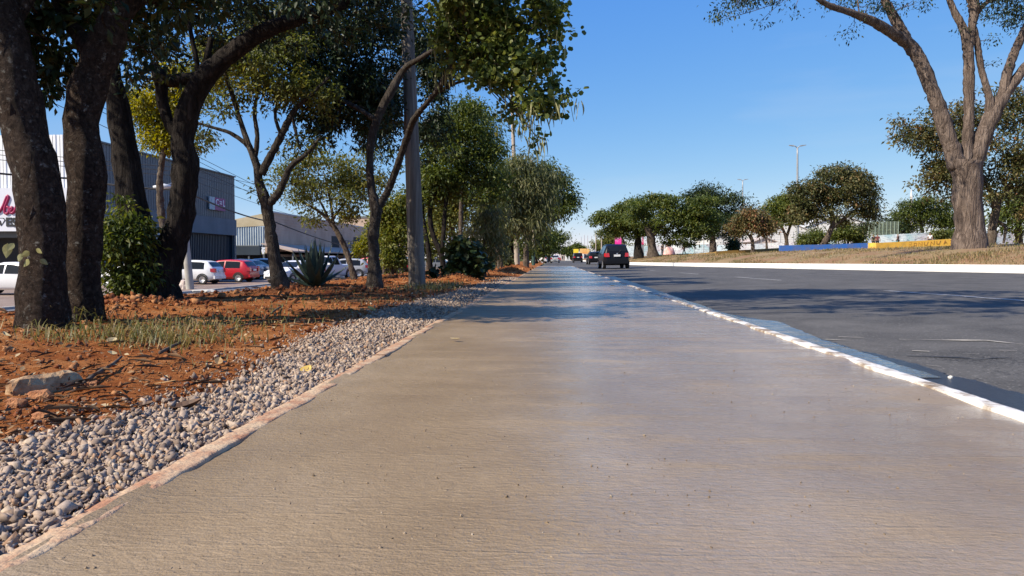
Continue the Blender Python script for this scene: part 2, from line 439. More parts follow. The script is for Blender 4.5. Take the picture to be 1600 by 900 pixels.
def kerb_stones(root, name, x0, x1, ztop, zbot, y0, y1, m, seed, wob, zn=1.0):
    rng = random.Random(seed); y = y0; k = 0
    while y < y1:
        ln = 1.0 * rng.uniform(0.9, 1.15) if y < 30 else 3.0
        yy = np.linspace(y + 0.0015, min(y + ln, y1) - 0.0015, max(3, int(ln / (0.04 if y < 12 else 0.25))))
        dz, dx = rng.uniform(-0.002, 0.002), rng.uniform(-0.003, 0.003)
        xm = (x0 + x1) / 2
        prof = [(x0, zbot), (x0, ztop - 0.006), (x0 + 0.008, ztop), (x0 + .35 * (x1 - x0), ztop + .001), (xm, ztop + 0.001), (x0 + .75 * (x1 - x0), ztop + .001), (x1 - 0.008, ztop), (x1, ztop - 0.006), (x1 + 0.004, zbot)]
        PX = np.array([p[0] for p in prof])[None, :] + np.zeros((len(yy), 1)); PZ = np.array([p[1] for p in prof])[None, :] + np.zeros((len(yy), 1))
        PY = yy[:, None] + np.zeros((1, len(prof)))
        inner = (np.arange(len(prof)) >= 4)[None, :] if wob > 0 else (np.arange(len(prof)) <= 4)[None, :]
        PX = PX + dx + abs(wob) * fbm(PY * 2.6, PX * 3, seed, 4) * np.where(inner, 1.0, 0.45)
        PX = PX + 0.014 * fbm(PY * 16, PX * 3, seed + 9, 3) * np.where(np.abs(np.arange(len(prof)) - 4) >= 2, 1, .3)[None, :]
        PZ = PZ + dz + zn * 0.010 * fbm(PY * 6, PX * 9, seed + 3, 3) + zn * 0.007 * fbm(PY * 24, PX * 40, seed + 5, 2)
        o = grid_mesh(name, PX, PY, PZ, m, root, smooth=False)
        y += ln; k += 1
ed = bpy.data.objects.new('path_edging', None); COL.objects.link(ed); tag(ed, kind='structure')
kerb_stones(ed, 'edging_stone', -1.205, -1.115, 0.003, -0.10, 0.6, PATH_END, m_edge, 11, 0.045, .6)
kb = bpy.data.objects.new('kerb', None); COL.objects.link(kb); tag(kb, kind='structure')
kerb_stones(kb, 'kerb_stone', 1.915, 2.015, 0.006, -0.30, 0.6, PATH_END, m_kerb, 23, -0.03, .45)

# --- main road
def asphalt():
    m, nt, nd, lk, b = new_mat('asphalt')
    tc = nd.new('ShaderNodeTexCoord')
    n1 = N(nd, 'ShaderNodeTexNoise', Scale=0.35, Detail=6.0, Roughness=0.6); lk.new(tc.outputs['Object'], n1.inputs['Vector'])
    n2 = N(nd, 'ShaderNodeTexNoise', Scale=34.0, Detail=7.0, Roughness=0.8); lk.new(tc.outputs['Object'], n2.inputs['Vector'])
    mp = nd.new('ShaderNodeMapping'); mp.inputs['Scale'].default_value = (1.1, 0.05, 1); lk.new(tc.outputs['Object'], mp.inputs['Vector'])
    n3 = N(nd, 'ShaderNodeTexNoise', Scale=1.0, Detail=3.0); lk.new(mp.outputs['Vector'], n3.inputs['Vector'])
    a = nd.new('ShaderNodeMath'); a.operation = 'MULTIPLY_ADD'; a.inputs[1].default_value = 0.95; lk.new(n2.outputs['Fac'], a.inputs[0]); lk.new(n1.outputs['Fac'], a.inputs[2])
    a2 = nd.new('ShaderNodeMath'); a2.operation = 'MULTIPLY_ADD'; a2.inputs[1].default_value = 0.4; lk.new(n3.outputs['Fac'], a2.inputs[0]); lk.new(a.outputs[0], a2.inputs[2])
    rp = ramp(nd, [(0.86, (0.022, 0.021, 0.020)), (1.18, (0.040, 0.0385, 0.036)), (1.42, (0.095, 0.09, 0.083))]); lk.new(a2.outputs[0], rp.inputs['Fac'])
    pz = N(nd, 'ShaderNodeTexNoise', Scale=1.1, Detail=6.0, Roughness=0.7, Distortion=0.6); lk.new(tc.outputs['Object'], pz.inputs['Vector'])
    pr = ramp(nd, [(0.36, (0.66,) * 3), (0.55, (1.0,) * 3), (0.70, (1.28,) * 3)]); lk.new(pz.outputs['Fac'], pr.inputs['Fac'])
    m1 = N(nd, 'ShaderNodeMixRGB', blend_type='MULTIPLY'); m1.inputs[0].default_value = 1.0; lk.new(rp.outputs['Color'], m1.inputs[1]); lk.new(pr.outputs['Color'], m1.inputs[2])
    sk = N(nd, 'ShaderNodeTexNoise', Scale=52.0, Detail=2.0); lk.new(tc.outputs['Object'], sk.inputs['Vector'])
    kr = ramp(nd, [(0.60, (0, 0, 0)), (0.70, (0.8,) * 3)]); lk.new(sk.outputs['Fac'], kr.inputs['Fac'])
    m2 = N(nd, 'ShaderNodeMixRGB'); m2.inputs[2].default_value = (0.20, 0.19, 0.175, 1); lk.new(kr.outputs['Color'], m2.inputs[0]); lk.new(m1.outputs['Color'], m2.inputs[1])
    lk.new(m2.outputs['Color'], b.inputs['Base Color']); b.inputs['Roughness'].default_value = 0.82; b.inputs['Specular IOR Level'].default_value = 0.25
    bp = N(nd, 'ShaderNodeBump', Strength=1.0, Distance=0.004); lk.new(n2.outputs['Fac'], bp.inputs['Height']); lk.new(bp.outputs[0], b.inputs['Normal'])
    return m
m_asph = asphalt()
ys = np.concatenate([np.linspace(-5, 66, 60), np.linspace(67, 150, 30), np.linspace(160, 700, 20)])
t = np.linspace(0, 1, 14)
xl = np.interp(ys, [0, 65.9, 70, 700], [2.0, 2.0, -1.0, -1.0])
X = xl[:, None] + (kerb_x(ys) + 0.02 - xl)[:, None] * t[None, :]
Y = ys[:, None] + 0 * X
tag(grid_mesh('road', X, Y, road_z(X), m_asph), kind='structure')
m_asph2 = mat('service_asphalt', (0.10, 0.10, 0.105), (0.15, 0.15, 0.155), scale=2.0, rough=0.85, bump=0.003)
yy = np.array([-6, 40, 60, 80, 109, 300.0]); X, Y = np.meshgrid(np.array([-17.3, -13.0]), yy)
tag(grid_mesh('service_road', X, Y, z_lot(X, Y) - 0.03, m_asph2, smooth=False), kind='structure')
m_lot = mat('lot_paving', (0.20, 0.14, 0.105), (0.27, 0.20, 0.16), scale=0.6, rough=0.9, bump=0.004)
X, Y = np.meshgrid(np.array([-130, -17.45]), yy)
tag(grid_mesh('parking_lot', X, Y, z_lot(X, Y), m_lot, smooth=False), kind='structure')
m_conc = mat('pale_concrete', (0.38, 0.36, 0.32), (0.50, 0.48, 0.44), scale=3.0, rough=0.9)
mb = MB()
for a, b_ in zip(yy[:-1], yy[1:]):
    za, zb = z_lot(0, a) + 0.05, z_lot(0, b_) + 0.05
    mb.add([(-17.45, a, za), (-17.30, a, za), (-17.30, b_, zb), (-17.45, b_, zb), (-17.30, a, za - 0.2), (-17.30, b_, zb - 0.2), (-17.45, a, za - 0.2), (-17.45, b_, zb - 0.2)],
           [(0, 1, 2, 3), (1, 4, 5, 2), (0, 3, 7, 6)])
tag(mb.build('service_road_kerb', m_conc), kind='structure')
tag(MB().box(-14, 2.0, 66.05, 74, -0.5, -0.05).build('side_street', m_asph2), kind='structure')

# --- lane markings, worn
def worn_paint():
    m, nt, nd, lk, b = new_mat('worn_lane_paint')
    tc = nd.new('ShaderNodeTexCoord')
    n1 = N(nd, 'ShaderNodeTexNoise', Scale=6.0, Detail=8.0, Roughness=0.75); lk.new(tc.outputs['Object'], n1.inputs['Vector'])
    r1 = ramp(nd, [(0.38, (0.09, 0.088, 0.084)), (0.62, (0.46, 0.45, 0.43))]); lk.new(n1.outputs['Fac'], r1.inputs['Fac'])
    lk.new(r1.outputs['Color'], b.inputs['Base Color']); b.inputs['Roughness'].default_value = 0.85
    return m
m_mark = worn_paint()
def road_strip(name, pts, w, m, dz=0.005, kind='structure', rough_edge=0.0, seed=0):
    rng = random.Random(seed); L, Rr = [], []
    path = [Vector((p[0], p[1], 0)) for p in pts]
    fine = []
    for a, b_ in zip(path[:-1], path[1:]):
        k = max(1, int((b_ - a).length / 0.12))
        fine += [a + (b_ - a) * (j / k) for j in range(k)]
    fine.append(path[-1]); n = len(fine)
    for i, p in enumerate(fine):
        t_ = (fine[min(i + 1, n - 1)] - fine[max(i - 1, 0)]).normalized(); s = Vector((-t_.y, t_.x, 0))
        e = rough_edge * (rng.random() - 0.5); e2 = rough_edge * (rng.random() - 0.5)
        taper = min(1, i / 3 + 0.3, (n - 1 - i) / 3 + 0.3) if rough_edge else 1
        for lst, sg, ee in ((L, 1, e), (Rr, -1, e2)):
            q = p + s * sg * (w / 2 * taper + ee); lst.append((q.x, q.y, road_z(q.x) + dz))
    mb = MB(); mb.add(L + Rr, [(n + i, n + i + 1, i + 1, i) for i in range(n - 1)])
    return tag(mb.build(name, m), kind=kind)
for (a, b_) in (((1385, 454.5), (1780, 483)), ((1150, 433), (1220, 438.2)), ((1062, 426.2), (1092, 428.6)), ((1008, 421.8), (1024, 423))):
    road_strip('lane_marking', [GR(*a), GR(*b_)], 0.14, m_mark)
m_spill = mat('dried_cement', (0.30, 0.27, 0.22), (0.46, 0.43, 0.37), scale=30, rough=0.95, bump=0.004)
road_strip('cement_streak', [GR(1405, 531), GR(1470, 532), GR(1540, 533), GR(1620, 541)], 0.045, m_spill, dz=0.006, rough_edge=0.05, seed=4)
for k, (pa, pb) in enumerate((((1425, 549), (1452, 550)), ((1500, 553), (1530, 554.5)), ((1448, 572), (1470, 573)), ((1290, 531), (1330, 533)), ((1310, 527), (1350, 528)), ((1560, 548), (1590, 549)))):
    road_strip('cement_streak', [GR(*pa), GR(*pb)], 0.018, m_spill, dz=0.006, rough_edge=0.035, seed=20 + k)
m_crack = mat('road_crack_tar', (0.016, 0.016, 0.016), (0.026, 0.026, 0.026), rough=0.7)
road_strip('road_crack', [GR(1415, 557), GR(1460, 558), GR(1500, 559.5), GR(1530, 562), GR(1560, 560), GR(1580, 560)], 0.02, m_crack, dz=0.005, rough_edge=0.02, seed=5)

# --- water standing in the gutter, and the damp asphalt round it
def blob_sheet(name, outer, m, dz, seed=0, jag=0.02):
    """a sheet between the kerb and an outer line of pixels on the road"""
    pts = [GR(*p) for p in outer]
    ys = np.array([p.y for p in pts]); xs_ = np.array([p.x for p in pts]); o = np.argsort(ys)
    yy = np.arange(ys.min(), ys.max(), 0.03); xo = np.interp(yy, ys[o], xs_[o])
    xo = xo + jag * 2 * fbm(yy * 7, yy * 0 + seed, seed, 4) + jag * fbm(yy * 30, yy * 0, seed + 1, 2)
    xo = np.maximum(xo, 2.06); t_ = np.linspace(0, 1, 8)
    X = 2.02 + (xo - 2.02)[:, None] * t_[None, :]; Y = yy[:, None] + 0 * X
    return tag(grid_mesh(name, X, Y, road_z(X) + dz if dz < 0.004 else np.full_like(X, 0) + road_z(X) + dz, m), kind='structure')
m_damp = mat('damp_asphalt', (0.014, 0.014, 0.015), (0.030, 0.030, 0.031), scale=25, rough=0.30, bump=0.004, bscale=90)
blob_sheet('wet_asphalt', [(1720, 655), (1600, 618), (1500, 590), (1400, 561), (1330, 545), (1262, 524), (1226, 505), (1170, 497), (1122, 487), (1085, 474), (1010, 448), (960, 432)], m_damp, 0.004, 3, 0.04)
def water():
    m, nt, nd, lk, b = new_mat('gutter_water')
    b.inputs['Base Color'].default_value = (0.095, 0.12, 0.145, 1); b.inputs['IOR'].default_value = 1.5; b.inputs['Specular IOR Level'].default_value = 0.8
    tc = nd.new('ShaderNodeTexCoord'); n1 = N(nd, 'ShaderNodeTexNoise', Scale=14.0, Detail=3.0); lk.new(tc.outputs['Object'], n1.inputs['Vector'])
    n2 = N(nd, 'ShaderNodeTexNoise', Scale=5.0, Detail=5.0); lk.new(tc.outputs['Object'], n2.inputs['Vector'])
    r2 = ramp(nd, [(0.40, (0.07,) * 3), (0.66, (0.26,) * 3)]); lk.new(n2.outputs['Fac'], r2.inputs['Fac']); lk.new(r2.outputs['Color'], b.inputs['Roughness'])
    bp = N(nd, 'ShaderNodeBump', Strength=1.0, Distance=0.010); lk.new(n1.outputs['Fac'], bp.inputs['Height']); lk.new(bp.outputs[0], b.inputs['Normal'])
    return m
blob_sheet('puddle', [(1470, 592), (1440, 582), (1400, 570), (1345, 551), (1290, 534), (1258, 521), (1216, 503), (1160, 498), (1118, 486.5), (1096, 477), (1066, 469), (1040, 459)], water(), 0.008, 7, 0.02)

# --- dug-up earth strip
def soil():
    m, nt, nd, lk, b = new_mat('red_soil')
    tc = nd.new('ShaderNodeTexCoord')
    n1 = N(nd, 'ShaderNodeTexNoise', Scale=1.3, Detail=8.0, Roughness=0.65); lk.new(tc.outputs['Object'], n1.inputs['Vector'])
    n2 = N(nd, 'ShaderNodeTexNoise', Scale=28.0, Detail=8.0, Roughness=0.75); lk.new(tc.outputs['Object'], n2.inputs['Vector'])
    a = nd.new('ShaderNodeMath'); a.operation = 'MULTIPLY_ADD'; a.inputs[1].default_value = 0.7; lk.new(n2.outputs['Fac'], a.inputs[0]); lk.new(n1.outputs['Fac'], a.inputs[2])
    rp = ramp(nd, [(0.62, (0.095, 0.024, 0.007)), (0.78, (0.225, 0.070, 0.019)), (0.92, (0.32, 0.125, 0.040)), (1.1, (0.40, 0.20, 0.085))]); lk.new(a.outputs[0], rp.inputs['Fac'])
    lk.new(rp.outputs['Color'], b.inputs['Base Color']); b.inputs['Roughness'].default_value = 1.0; b.inputs['Specular IOR Level'].default_value = 0.1
    bp = N(nd, 'ShaderNodeBump', Strength=1.0, Distance=0.02); lk.new(n2.outputs['Fac'], bp.inputs['Height']); lk.new(bp.outputs[0], b.inputs['Normal'])
    return m
m_soil = soil()
ys = geo_rows(0.5, 300.0, 0.026, 0.0115)
xs = np.concatenate([np.linspace(-14.4, -7.0, 64)[:-1], np.linspace(-7.0, -1.2, 170)])
X, Y = np.meshgrid(xs, ys)
Z = zL(X, Y)
dd = np.clip((-X - 2.0) / 0.5, 0.12, 1)
Z = Z + dd * (0.045 * fbm(X * 5.5, Y * 4.5, 31, 4, 0.6) + 0.018 * np.maximum(fbm(X * 19, Y * 17, 37, 2), 0.05) * 2)
tag(grid_mesh('earth_strip', X, Y, Z, m_soil), kind='structure')

# --- grassy rise right of the main road, with its white kerb
m_verge = mat('dry_grass_ground', (0.22, 0.115, 0.055), (0.24, 0.18, 0.085), scale=0.8, rough=1.0, bump=0.03, bscale=9)
ys = np.concatenate([np.arange(-5, 90, 0.6), np.arange(90, 250, 4.0), np.arange(260, 900, 40.0)])
d = np.concatenate([np.arange(0.14, 8, 0.35), np.arange(8, 40, 2.5), np.geomspace(42, 700, 18)])
X = kerb_x(ys)[:, None] + d[None, :]; Y = ys[:, None] + 0 * X
Z = zR(X, Y) + np.clip(d / 1.0, 0, 1)[None, :] * (0.16 * fbm(X * 0.9, Y * 0.5, 51, 4) + 0.10 * fbm(X * 2.4, Y * 1.6, 57, 3))
Z = np.where(d[None, :] < 0.2, road_z(kerb_x(ys))[:, None] + KERB_H - 0.04, Z)
tag(grid_mesh('grass_rise', X, Y, Z, m_verge), kind='structure')
mb = MB(); m_wkerb = mat('white_limewash', (0.72, 0.70, 0.66), (0.84, 0.83, 0.80), scale=2.2, rough=0.85, bump=0.003)
ys = np.concatenate([np.arange(-5, 72, 1.0), np.arange(74, 300, 6.0)])
vs, fs = [], []
for i, y in enumerate(ys):
    x = float(kerb_x(y)); z = road_z(x)
    vs += [(x - 0.02, y, z - 0.1), (x, y, z + KERB_H - 0.03), (x + 0.03, y, z + KERB_H), (x + 0.20, y, z + KERB_H), (x + 0.21, y, z - 0.1)]
    if i:
        a, b_ = (i - 1) * 5, i * 5
        fs += [(a + k, a + k + 1, b_ + k + 1, b_ + k) for k in range(4)]
mb.add(vs, fs); tag(mb.build('median_kerb', m_wkerb), kind='structure')

# ================================================================== TREES AND PLANTS
def unit(a): return a / np.maximum(np.linalg.norm(a, axis=1, keepdims=True), 1e-9)
def leaf_geo(C, D, Nn, L, W, shape):
    S = unit(np.cross(D, Nn)); L = L[:, None]; W = W[:, None]; n = len(C)
    if shape == 'round':
        fold = Nn * L * 0.10
        V = np.stack([C, C + D * L * 0.22 + S * W * 0.5 + fold, C + D * L * 0.78 + S * W * 0.46 + fold, C + D * L * 0.92, C + D * L * 0.78 - S * W * 0.46 + fold, C + D * L * 0.22 - S * W * 0.5 + fold], 1).reshape(-1, 3)
        i = np.arange(n)[:, None] * 6
        F = np.concatenate([i + np.array([[0, 1, 2, 3]]), i + np.array([[0, 3, 4, 5]])]); k = 6
    elif shape == 'drop':      # long, hanging, curved
        V = np.stack([C, C + D * L * 0.4 + S * W * 0.5, C + D * L + np.array([[0, 0, -0.18]]) * L, C + D * L * 0.4 - S * W * 0.5], 1).reshape(-1, 3)
        i = np.arange(n)[:, None] * 4; F = np.concatenate([i + np.array([[0, 1, 2]]), i + np.array([[0, 2, 3]])]); k = 4
    else:
        fold = Nn * L * 0.12
        V = np.stack([C, C + D * L * 0.45 + S * W * 0.5 + fold, C + D * L, C + D * L * 0.45 - S * W * 0.5 + fold], 1).reshape(-1, 3)
        i = np.arange(n)[:, None] * 4; F = np.concatenate([i + np.array([[0, 1, 2]]), i + np.array([[0, 2, 3]])]); k = 4
    return V, F, k
LEAFX = {'lance': 2.0, 'drop': 1.7, 'round': 1.35}
def crown_mesh(name, blobs, n, leaf, seed, droop=0.25, shape='lance', per=26, clump=0.0, ratio=0.42, tone_bias=0.0, flat=0.65, inner=0.40):
    """blobs: (centre, (rx, ry, rz), weight). Leaves sit in clumps; clumps fill the outer part of uneven ellipsoids."""
    n = int(n * LEAFX.get(shape, 1.8)); per = int(per * 1.35)
    rng = np.random.default_rng(seed)
    area = np.array([w * (r[0] * r[1] * r[2]) ** (2 / 3) for _, r, w in blobs]); area /= area.sum()
    C, T, K, centers = [], [], [], []
    for (c, r, w), a in zip(blobs, area):
        nb = max(per, int(n * a)); nc = max(3, nb // per)
        dirs = unit(rng.normal(size=(nc, 3)))
        # lobes make the outline uneven
        nl = 9; ld = unit(rng.normal(size=(nl, 3)) + np.array([[0, 0, .25]])); ls = rng.uniform(.24, .58, nl); which = rng.integers(0, nl + 2, nc)
        u = (inner + (1 - inner) * rng.random(nc) ** 0.6)
        lump = 1 + 0.20 * np.sin(dirs[:, 0] * 5 + seed) * np.cos(dirs[:, 2] * 4 + seed * 2) + rng.normal(0, 0.09, nc)
        rel = dirs * (u * lump)[:, None]
        for q in range(nl):
            mk = which == q; rel[mk] = ld[q] * (1.20 - ls[q] * .85) + rel[mk] * ls[q]
        cc = np.array(c)[None] + rel * np.array(r)[None]
        cs = (clump or 0.23 * (r[0] * r[1] * r[2]) ** (1 / 3)) * rng.uniform(0.6, 1.35, nc)
        k = rng.integers(0, nc, nb)
        off = rng.normal(size=(nb, 3)) * np.array([1, 1, flat])[None] * cs[k][:, None] * 0.55
        ct = rng.normal(0.0, 0.16, nc)
        C.append(cc[k] + off); K.append(off); T.append(ct[k] + rng.normal(0.45 + tone_bias, 0.15, nb)); centers.append(cc)
    C, K, T = np.concatenate(C), np.concatenate(K), np.concatenate(T); m = len(C)
    D = unit(unit(K) * 0.7 + rng.normal(size=(m, 3)) * 0.55 + np.array([[0, 0, -droop * 2]]))
    Nn = rng.normal(size=(m, 3)) * 0.55 + np.array([[0, 0, 0.9]]); Nn = unit(Nn - D * (Nn * D).sum(1, keepdims=True))
    L = leaf * rng.uniform(0.65, 1.3, m)
    V, F, k = leaf_geo(C, D, Nn, L, L * ratio, shape)
    return np_mesh(name, V, F, tone=np.repeat(np.clip(T, 0, 1), k)), centers
def px_blob(b, Y):
    px, py, rx, ry = b[:4]; dy = b[4] if len(b) > 4 else 0.0; w = b[5] if len(b) > 5 else 1.0
    c = P(px, py, Y + dy); s = (Y + dy) / FPX
    return (c, (rx * s, max(0.75 * rx, 0.5 * ry) * s if len(b) < 7 else b[6], ry * s), w)

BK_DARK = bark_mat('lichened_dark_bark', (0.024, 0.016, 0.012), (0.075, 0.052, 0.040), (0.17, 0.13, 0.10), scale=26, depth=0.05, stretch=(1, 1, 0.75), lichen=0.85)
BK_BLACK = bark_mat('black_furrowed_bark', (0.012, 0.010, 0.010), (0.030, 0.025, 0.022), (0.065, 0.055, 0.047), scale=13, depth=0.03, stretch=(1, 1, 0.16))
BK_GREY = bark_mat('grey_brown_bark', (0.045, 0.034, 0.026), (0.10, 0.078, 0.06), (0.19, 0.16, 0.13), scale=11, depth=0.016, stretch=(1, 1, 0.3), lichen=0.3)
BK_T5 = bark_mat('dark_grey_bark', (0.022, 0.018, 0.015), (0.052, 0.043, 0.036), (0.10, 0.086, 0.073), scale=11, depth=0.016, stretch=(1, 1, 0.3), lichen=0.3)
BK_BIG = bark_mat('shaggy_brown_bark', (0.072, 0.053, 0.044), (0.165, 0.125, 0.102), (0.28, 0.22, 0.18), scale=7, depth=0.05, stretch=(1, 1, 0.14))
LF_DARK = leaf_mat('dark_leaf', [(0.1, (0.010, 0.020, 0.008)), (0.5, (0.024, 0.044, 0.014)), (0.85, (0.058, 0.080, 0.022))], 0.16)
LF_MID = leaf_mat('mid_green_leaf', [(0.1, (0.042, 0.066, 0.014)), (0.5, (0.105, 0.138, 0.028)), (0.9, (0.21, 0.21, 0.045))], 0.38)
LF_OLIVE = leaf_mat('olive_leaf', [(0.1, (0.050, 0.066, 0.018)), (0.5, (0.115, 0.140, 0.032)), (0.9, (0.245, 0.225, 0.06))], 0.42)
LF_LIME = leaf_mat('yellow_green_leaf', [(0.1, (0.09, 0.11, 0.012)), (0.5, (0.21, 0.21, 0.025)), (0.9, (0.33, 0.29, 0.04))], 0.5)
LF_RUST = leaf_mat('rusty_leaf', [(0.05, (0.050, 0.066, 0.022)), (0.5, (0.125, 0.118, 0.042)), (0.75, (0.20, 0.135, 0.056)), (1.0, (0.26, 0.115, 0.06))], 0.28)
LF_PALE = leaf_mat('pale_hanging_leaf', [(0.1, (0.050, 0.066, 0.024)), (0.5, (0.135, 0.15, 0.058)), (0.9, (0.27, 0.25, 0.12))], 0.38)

def tree(label, Y, limbs, blobs, n, leaf, bark, lmat, seed, name='tree', cat='tree', group=None, droop=0.25, shape='lance', ratio=0.42, per=26, clump=0.0,
         tone_bias=0.0, sides=12, flare=1.25, twigs=5, ground=None, flat=0.65, inner=0.40, jit=0.10, bole=True, drop=False):
    """limbs: lines of (px, py, width in px, dY); blobs: (px, py, rx, ry, dY, weight); all at the tree's own distance Y"""
    rng = random.Random(seed)
    L0 = limbs[0][0]
    base = P(L0[0], L0[1], Y + (L0[3] if len(L0) > 3 else 0))
    if ground is not None: base.z = ground
    root = thing(name, label, cat, base, group)
    mb = MB(); skel = []; drop_z = base.z if drop else None
    for li, lm in enumerate(limbs):
        pts = []
        for q in lm:
            yy = Y + (q[3] if len(q) > 3 else 0)
            pts.append((P(q[0], q[1], yy), max(0.004, q[2] * 0.5 * yy / FPX)))
        if li == 0 and bole:
            pts[0] = (pts[0][0], pts[0][1] * flare); pts.insert(0, (Vector((pts[0][0].x, pts[0][0].y, min(pts[0][0].z, drop_z if drop_z is not None else 1e9) - 0.3)), pts[0][1] * 1.15))
        sp = smooth_path(pts, max(0.05, pts[0][1] * 0.45))
        w = [Vector((rng.uniform(-1, 1), rng.uniform(-1, 1), 0)) * r * 0.055 for _, r in sp]
        mb.tube([p + d for (p, r), d in zip(sp, w)], [r * rng.uniform(0.93, 1.07) for _, r in sp], sides if pts[-1][1] > 0.02 or li == 0 else 7, jit, seed + li)
        skel += sp[len(sp) // 3 if li == 0 else 0:]
    wb = [px_blob(b, Y) for b in blobs]
    crown = None
    if wb:
        me, centers = crown_mesh('crown', wb, n, leaf, seed, droop, shape, per, clump, ratio, tone_bias, flat, inner)
        crown = me
        for (c, r, w), cc in zip(wb, centers):
            a = min(skel, key=lambda s: (s[0] - c).length + (0.6 * max(0, s[0].z - c.z)))
            rr = min(a[1] * 0.8, 0.012 * (r[0] + r[2]) + 0.006)
            mid = a[0].lerp(c, 0.5) + Vector((rng.uniform(-1, 1), rng.uniform(-1, 1), rng.uniform(0, 1))) * 0.12 * (c - a[0]).length
            sp = smooth_path([(a[0], rr), (mid, rr * 0.75), (c, rr * 0.5)], 0.2)
            mb.tube([p for p, _ in sp], [q for _, q in sp], 6, 0.05, seed)
            for t in range(min(twigs, len(cc))):
                e = Vector(cc[t]); s = sp[rng.randrange(len(sp) // 2, len(sp))]
                md = s[0].lerp(e, 0.5) + Vector((rng.uniform(-1, 1), rng.uniform(-1, 1), rng.uniform(-.3, 1))) * 0.15 * (e - s[0]).length
                mb.tube([s[0], md, e], [rr * 0.45, rr * 0.3, rr * 0.12], 4, 0, seed, cap=False)
    mb.build('trunk', bark, root, smooth=True)
    if crown:
        o = base
        co = np.empty(len(crown.vertices) * 3, np.float32); crown.vertices.foreach_get('co', co); co = co.reshape(-1, 3) - np.array(o)[None].astype(np.float32)
        crown.vertices.foreach_set('co', co.ravel()); crown.update()
        link('crown', crown, lmat, root)
    return root

ROADSIDE = 'trees of the dug-up strip beside the path'
# --- the two lichened trunks at the left edge of the photograph
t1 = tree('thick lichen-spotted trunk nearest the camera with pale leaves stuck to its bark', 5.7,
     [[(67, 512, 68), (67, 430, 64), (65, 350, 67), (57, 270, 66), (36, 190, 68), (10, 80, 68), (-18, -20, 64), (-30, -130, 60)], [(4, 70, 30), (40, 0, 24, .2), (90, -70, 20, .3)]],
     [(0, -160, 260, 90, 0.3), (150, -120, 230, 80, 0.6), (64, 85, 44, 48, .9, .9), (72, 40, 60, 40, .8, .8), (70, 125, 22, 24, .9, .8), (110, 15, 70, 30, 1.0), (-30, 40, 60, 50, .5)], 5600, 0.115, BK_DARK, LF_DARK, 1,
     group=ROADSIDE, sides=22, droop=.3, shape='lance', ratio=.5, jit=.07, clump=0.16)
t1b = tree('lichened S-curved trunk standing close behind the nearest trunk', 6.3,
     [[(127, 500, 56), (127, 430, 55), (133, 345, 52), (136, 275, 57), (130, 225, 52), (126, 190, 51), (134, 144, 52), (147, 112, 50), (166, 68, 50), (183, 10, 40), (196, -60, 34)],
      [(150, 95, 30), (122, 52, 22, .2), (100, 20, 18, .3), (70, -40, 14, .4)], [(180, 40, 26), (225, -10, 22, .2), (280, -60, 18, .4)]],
     [(120, 100, 26, 22, .8, .7), (160, 25, 50, 30, -.4), (200, -60, 240, 70, .4), (380, -90, 220, 70, .8), (700, -330, 320, 160, 1.2, .7), (1000, -420, 260, 150, 1.0, .6), (617, -1150, 380, 170, -1.8, .8), (900, -900, 330, 150, -1.0, .8), (350, -1000, 330, 160, -1.3, .7), (1150, -760, 260, 120, -.4, .6), (260, 20, 80, 34, .6), (232, 82, 40, 46, .9)], 5200, 0.11, BK_DARK, LF_DARK, 2,  # high unseen blobs added to widen the shade on road and path
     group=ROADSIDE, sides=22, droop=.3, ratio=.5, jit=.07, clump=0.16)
# --- black forked tree
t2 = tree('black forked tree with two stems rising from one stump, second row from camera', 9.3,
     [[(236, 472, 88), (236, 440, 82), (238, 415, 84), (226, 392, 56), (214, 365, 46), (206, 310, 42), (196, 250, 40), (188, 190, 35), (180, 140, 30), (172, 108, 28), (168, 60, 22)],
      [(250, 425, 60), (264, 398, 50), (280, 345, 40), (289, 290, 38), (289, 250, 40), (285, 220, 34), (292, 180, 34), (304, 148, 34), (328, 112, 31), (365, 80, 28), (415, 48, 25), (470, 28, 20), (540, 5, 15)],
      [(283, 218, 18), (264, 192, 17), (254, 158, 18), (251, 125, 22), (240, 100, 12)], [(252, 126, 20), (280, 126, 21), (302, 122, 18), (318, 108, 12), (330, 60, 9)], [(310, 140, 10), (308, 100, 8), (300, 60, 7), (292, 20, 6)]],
     [(250, 70, 70, 46, .5), (330, 40, 100, 45, .8), (220, 30, 80, 50, .9), (420, 25, 110, 40, .3), (520, 10, 90, 46, 0), (232, 105, 30, 40, -.3, .8), (300, -90, 300, 80, 0, .8), (560, -110, 300, 90, .5, .8), (800, -230, 260, 90, -.2, .8), (180, -40, 160, 60, .6), (212, 118, 26, 30, -.2, .6), (-386, -277, 322, 180, -1.8, .7), (-250, -200, 250, 150, 1.0, .7), (-120, -330, 260, 150, -.6, .6)],  # far-left unseen blobs added to cast shade on the soil
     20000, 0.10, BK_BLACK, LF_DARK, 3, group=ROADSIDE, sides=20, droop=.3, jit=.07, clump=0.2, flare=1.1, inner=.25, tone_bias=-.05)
# --- bright yellow-green tree beyond, seen between the trunks
tree('sunlit yellow-green tree glowing behind the black forked trunk', 24.0,
     [[(262, 452, 14), (258, 380, 12), (250, 310, 11), (252, 260, 9), (262, 210, 7)]],
     [(232, 205, 36, 30), (255, 165, 45, 32), (300, 215, 28, 26, 0, .7), (215, 160, 24, 26), (290, 130, 44, 28), (350, 110, 44, 26), (262, 222, 26, 20)], 9000, 0.14, BK_GREY, LF_LIME, 4, group=ROADSIDE, clump=.30, tone_bias=.1, flare=1.1)
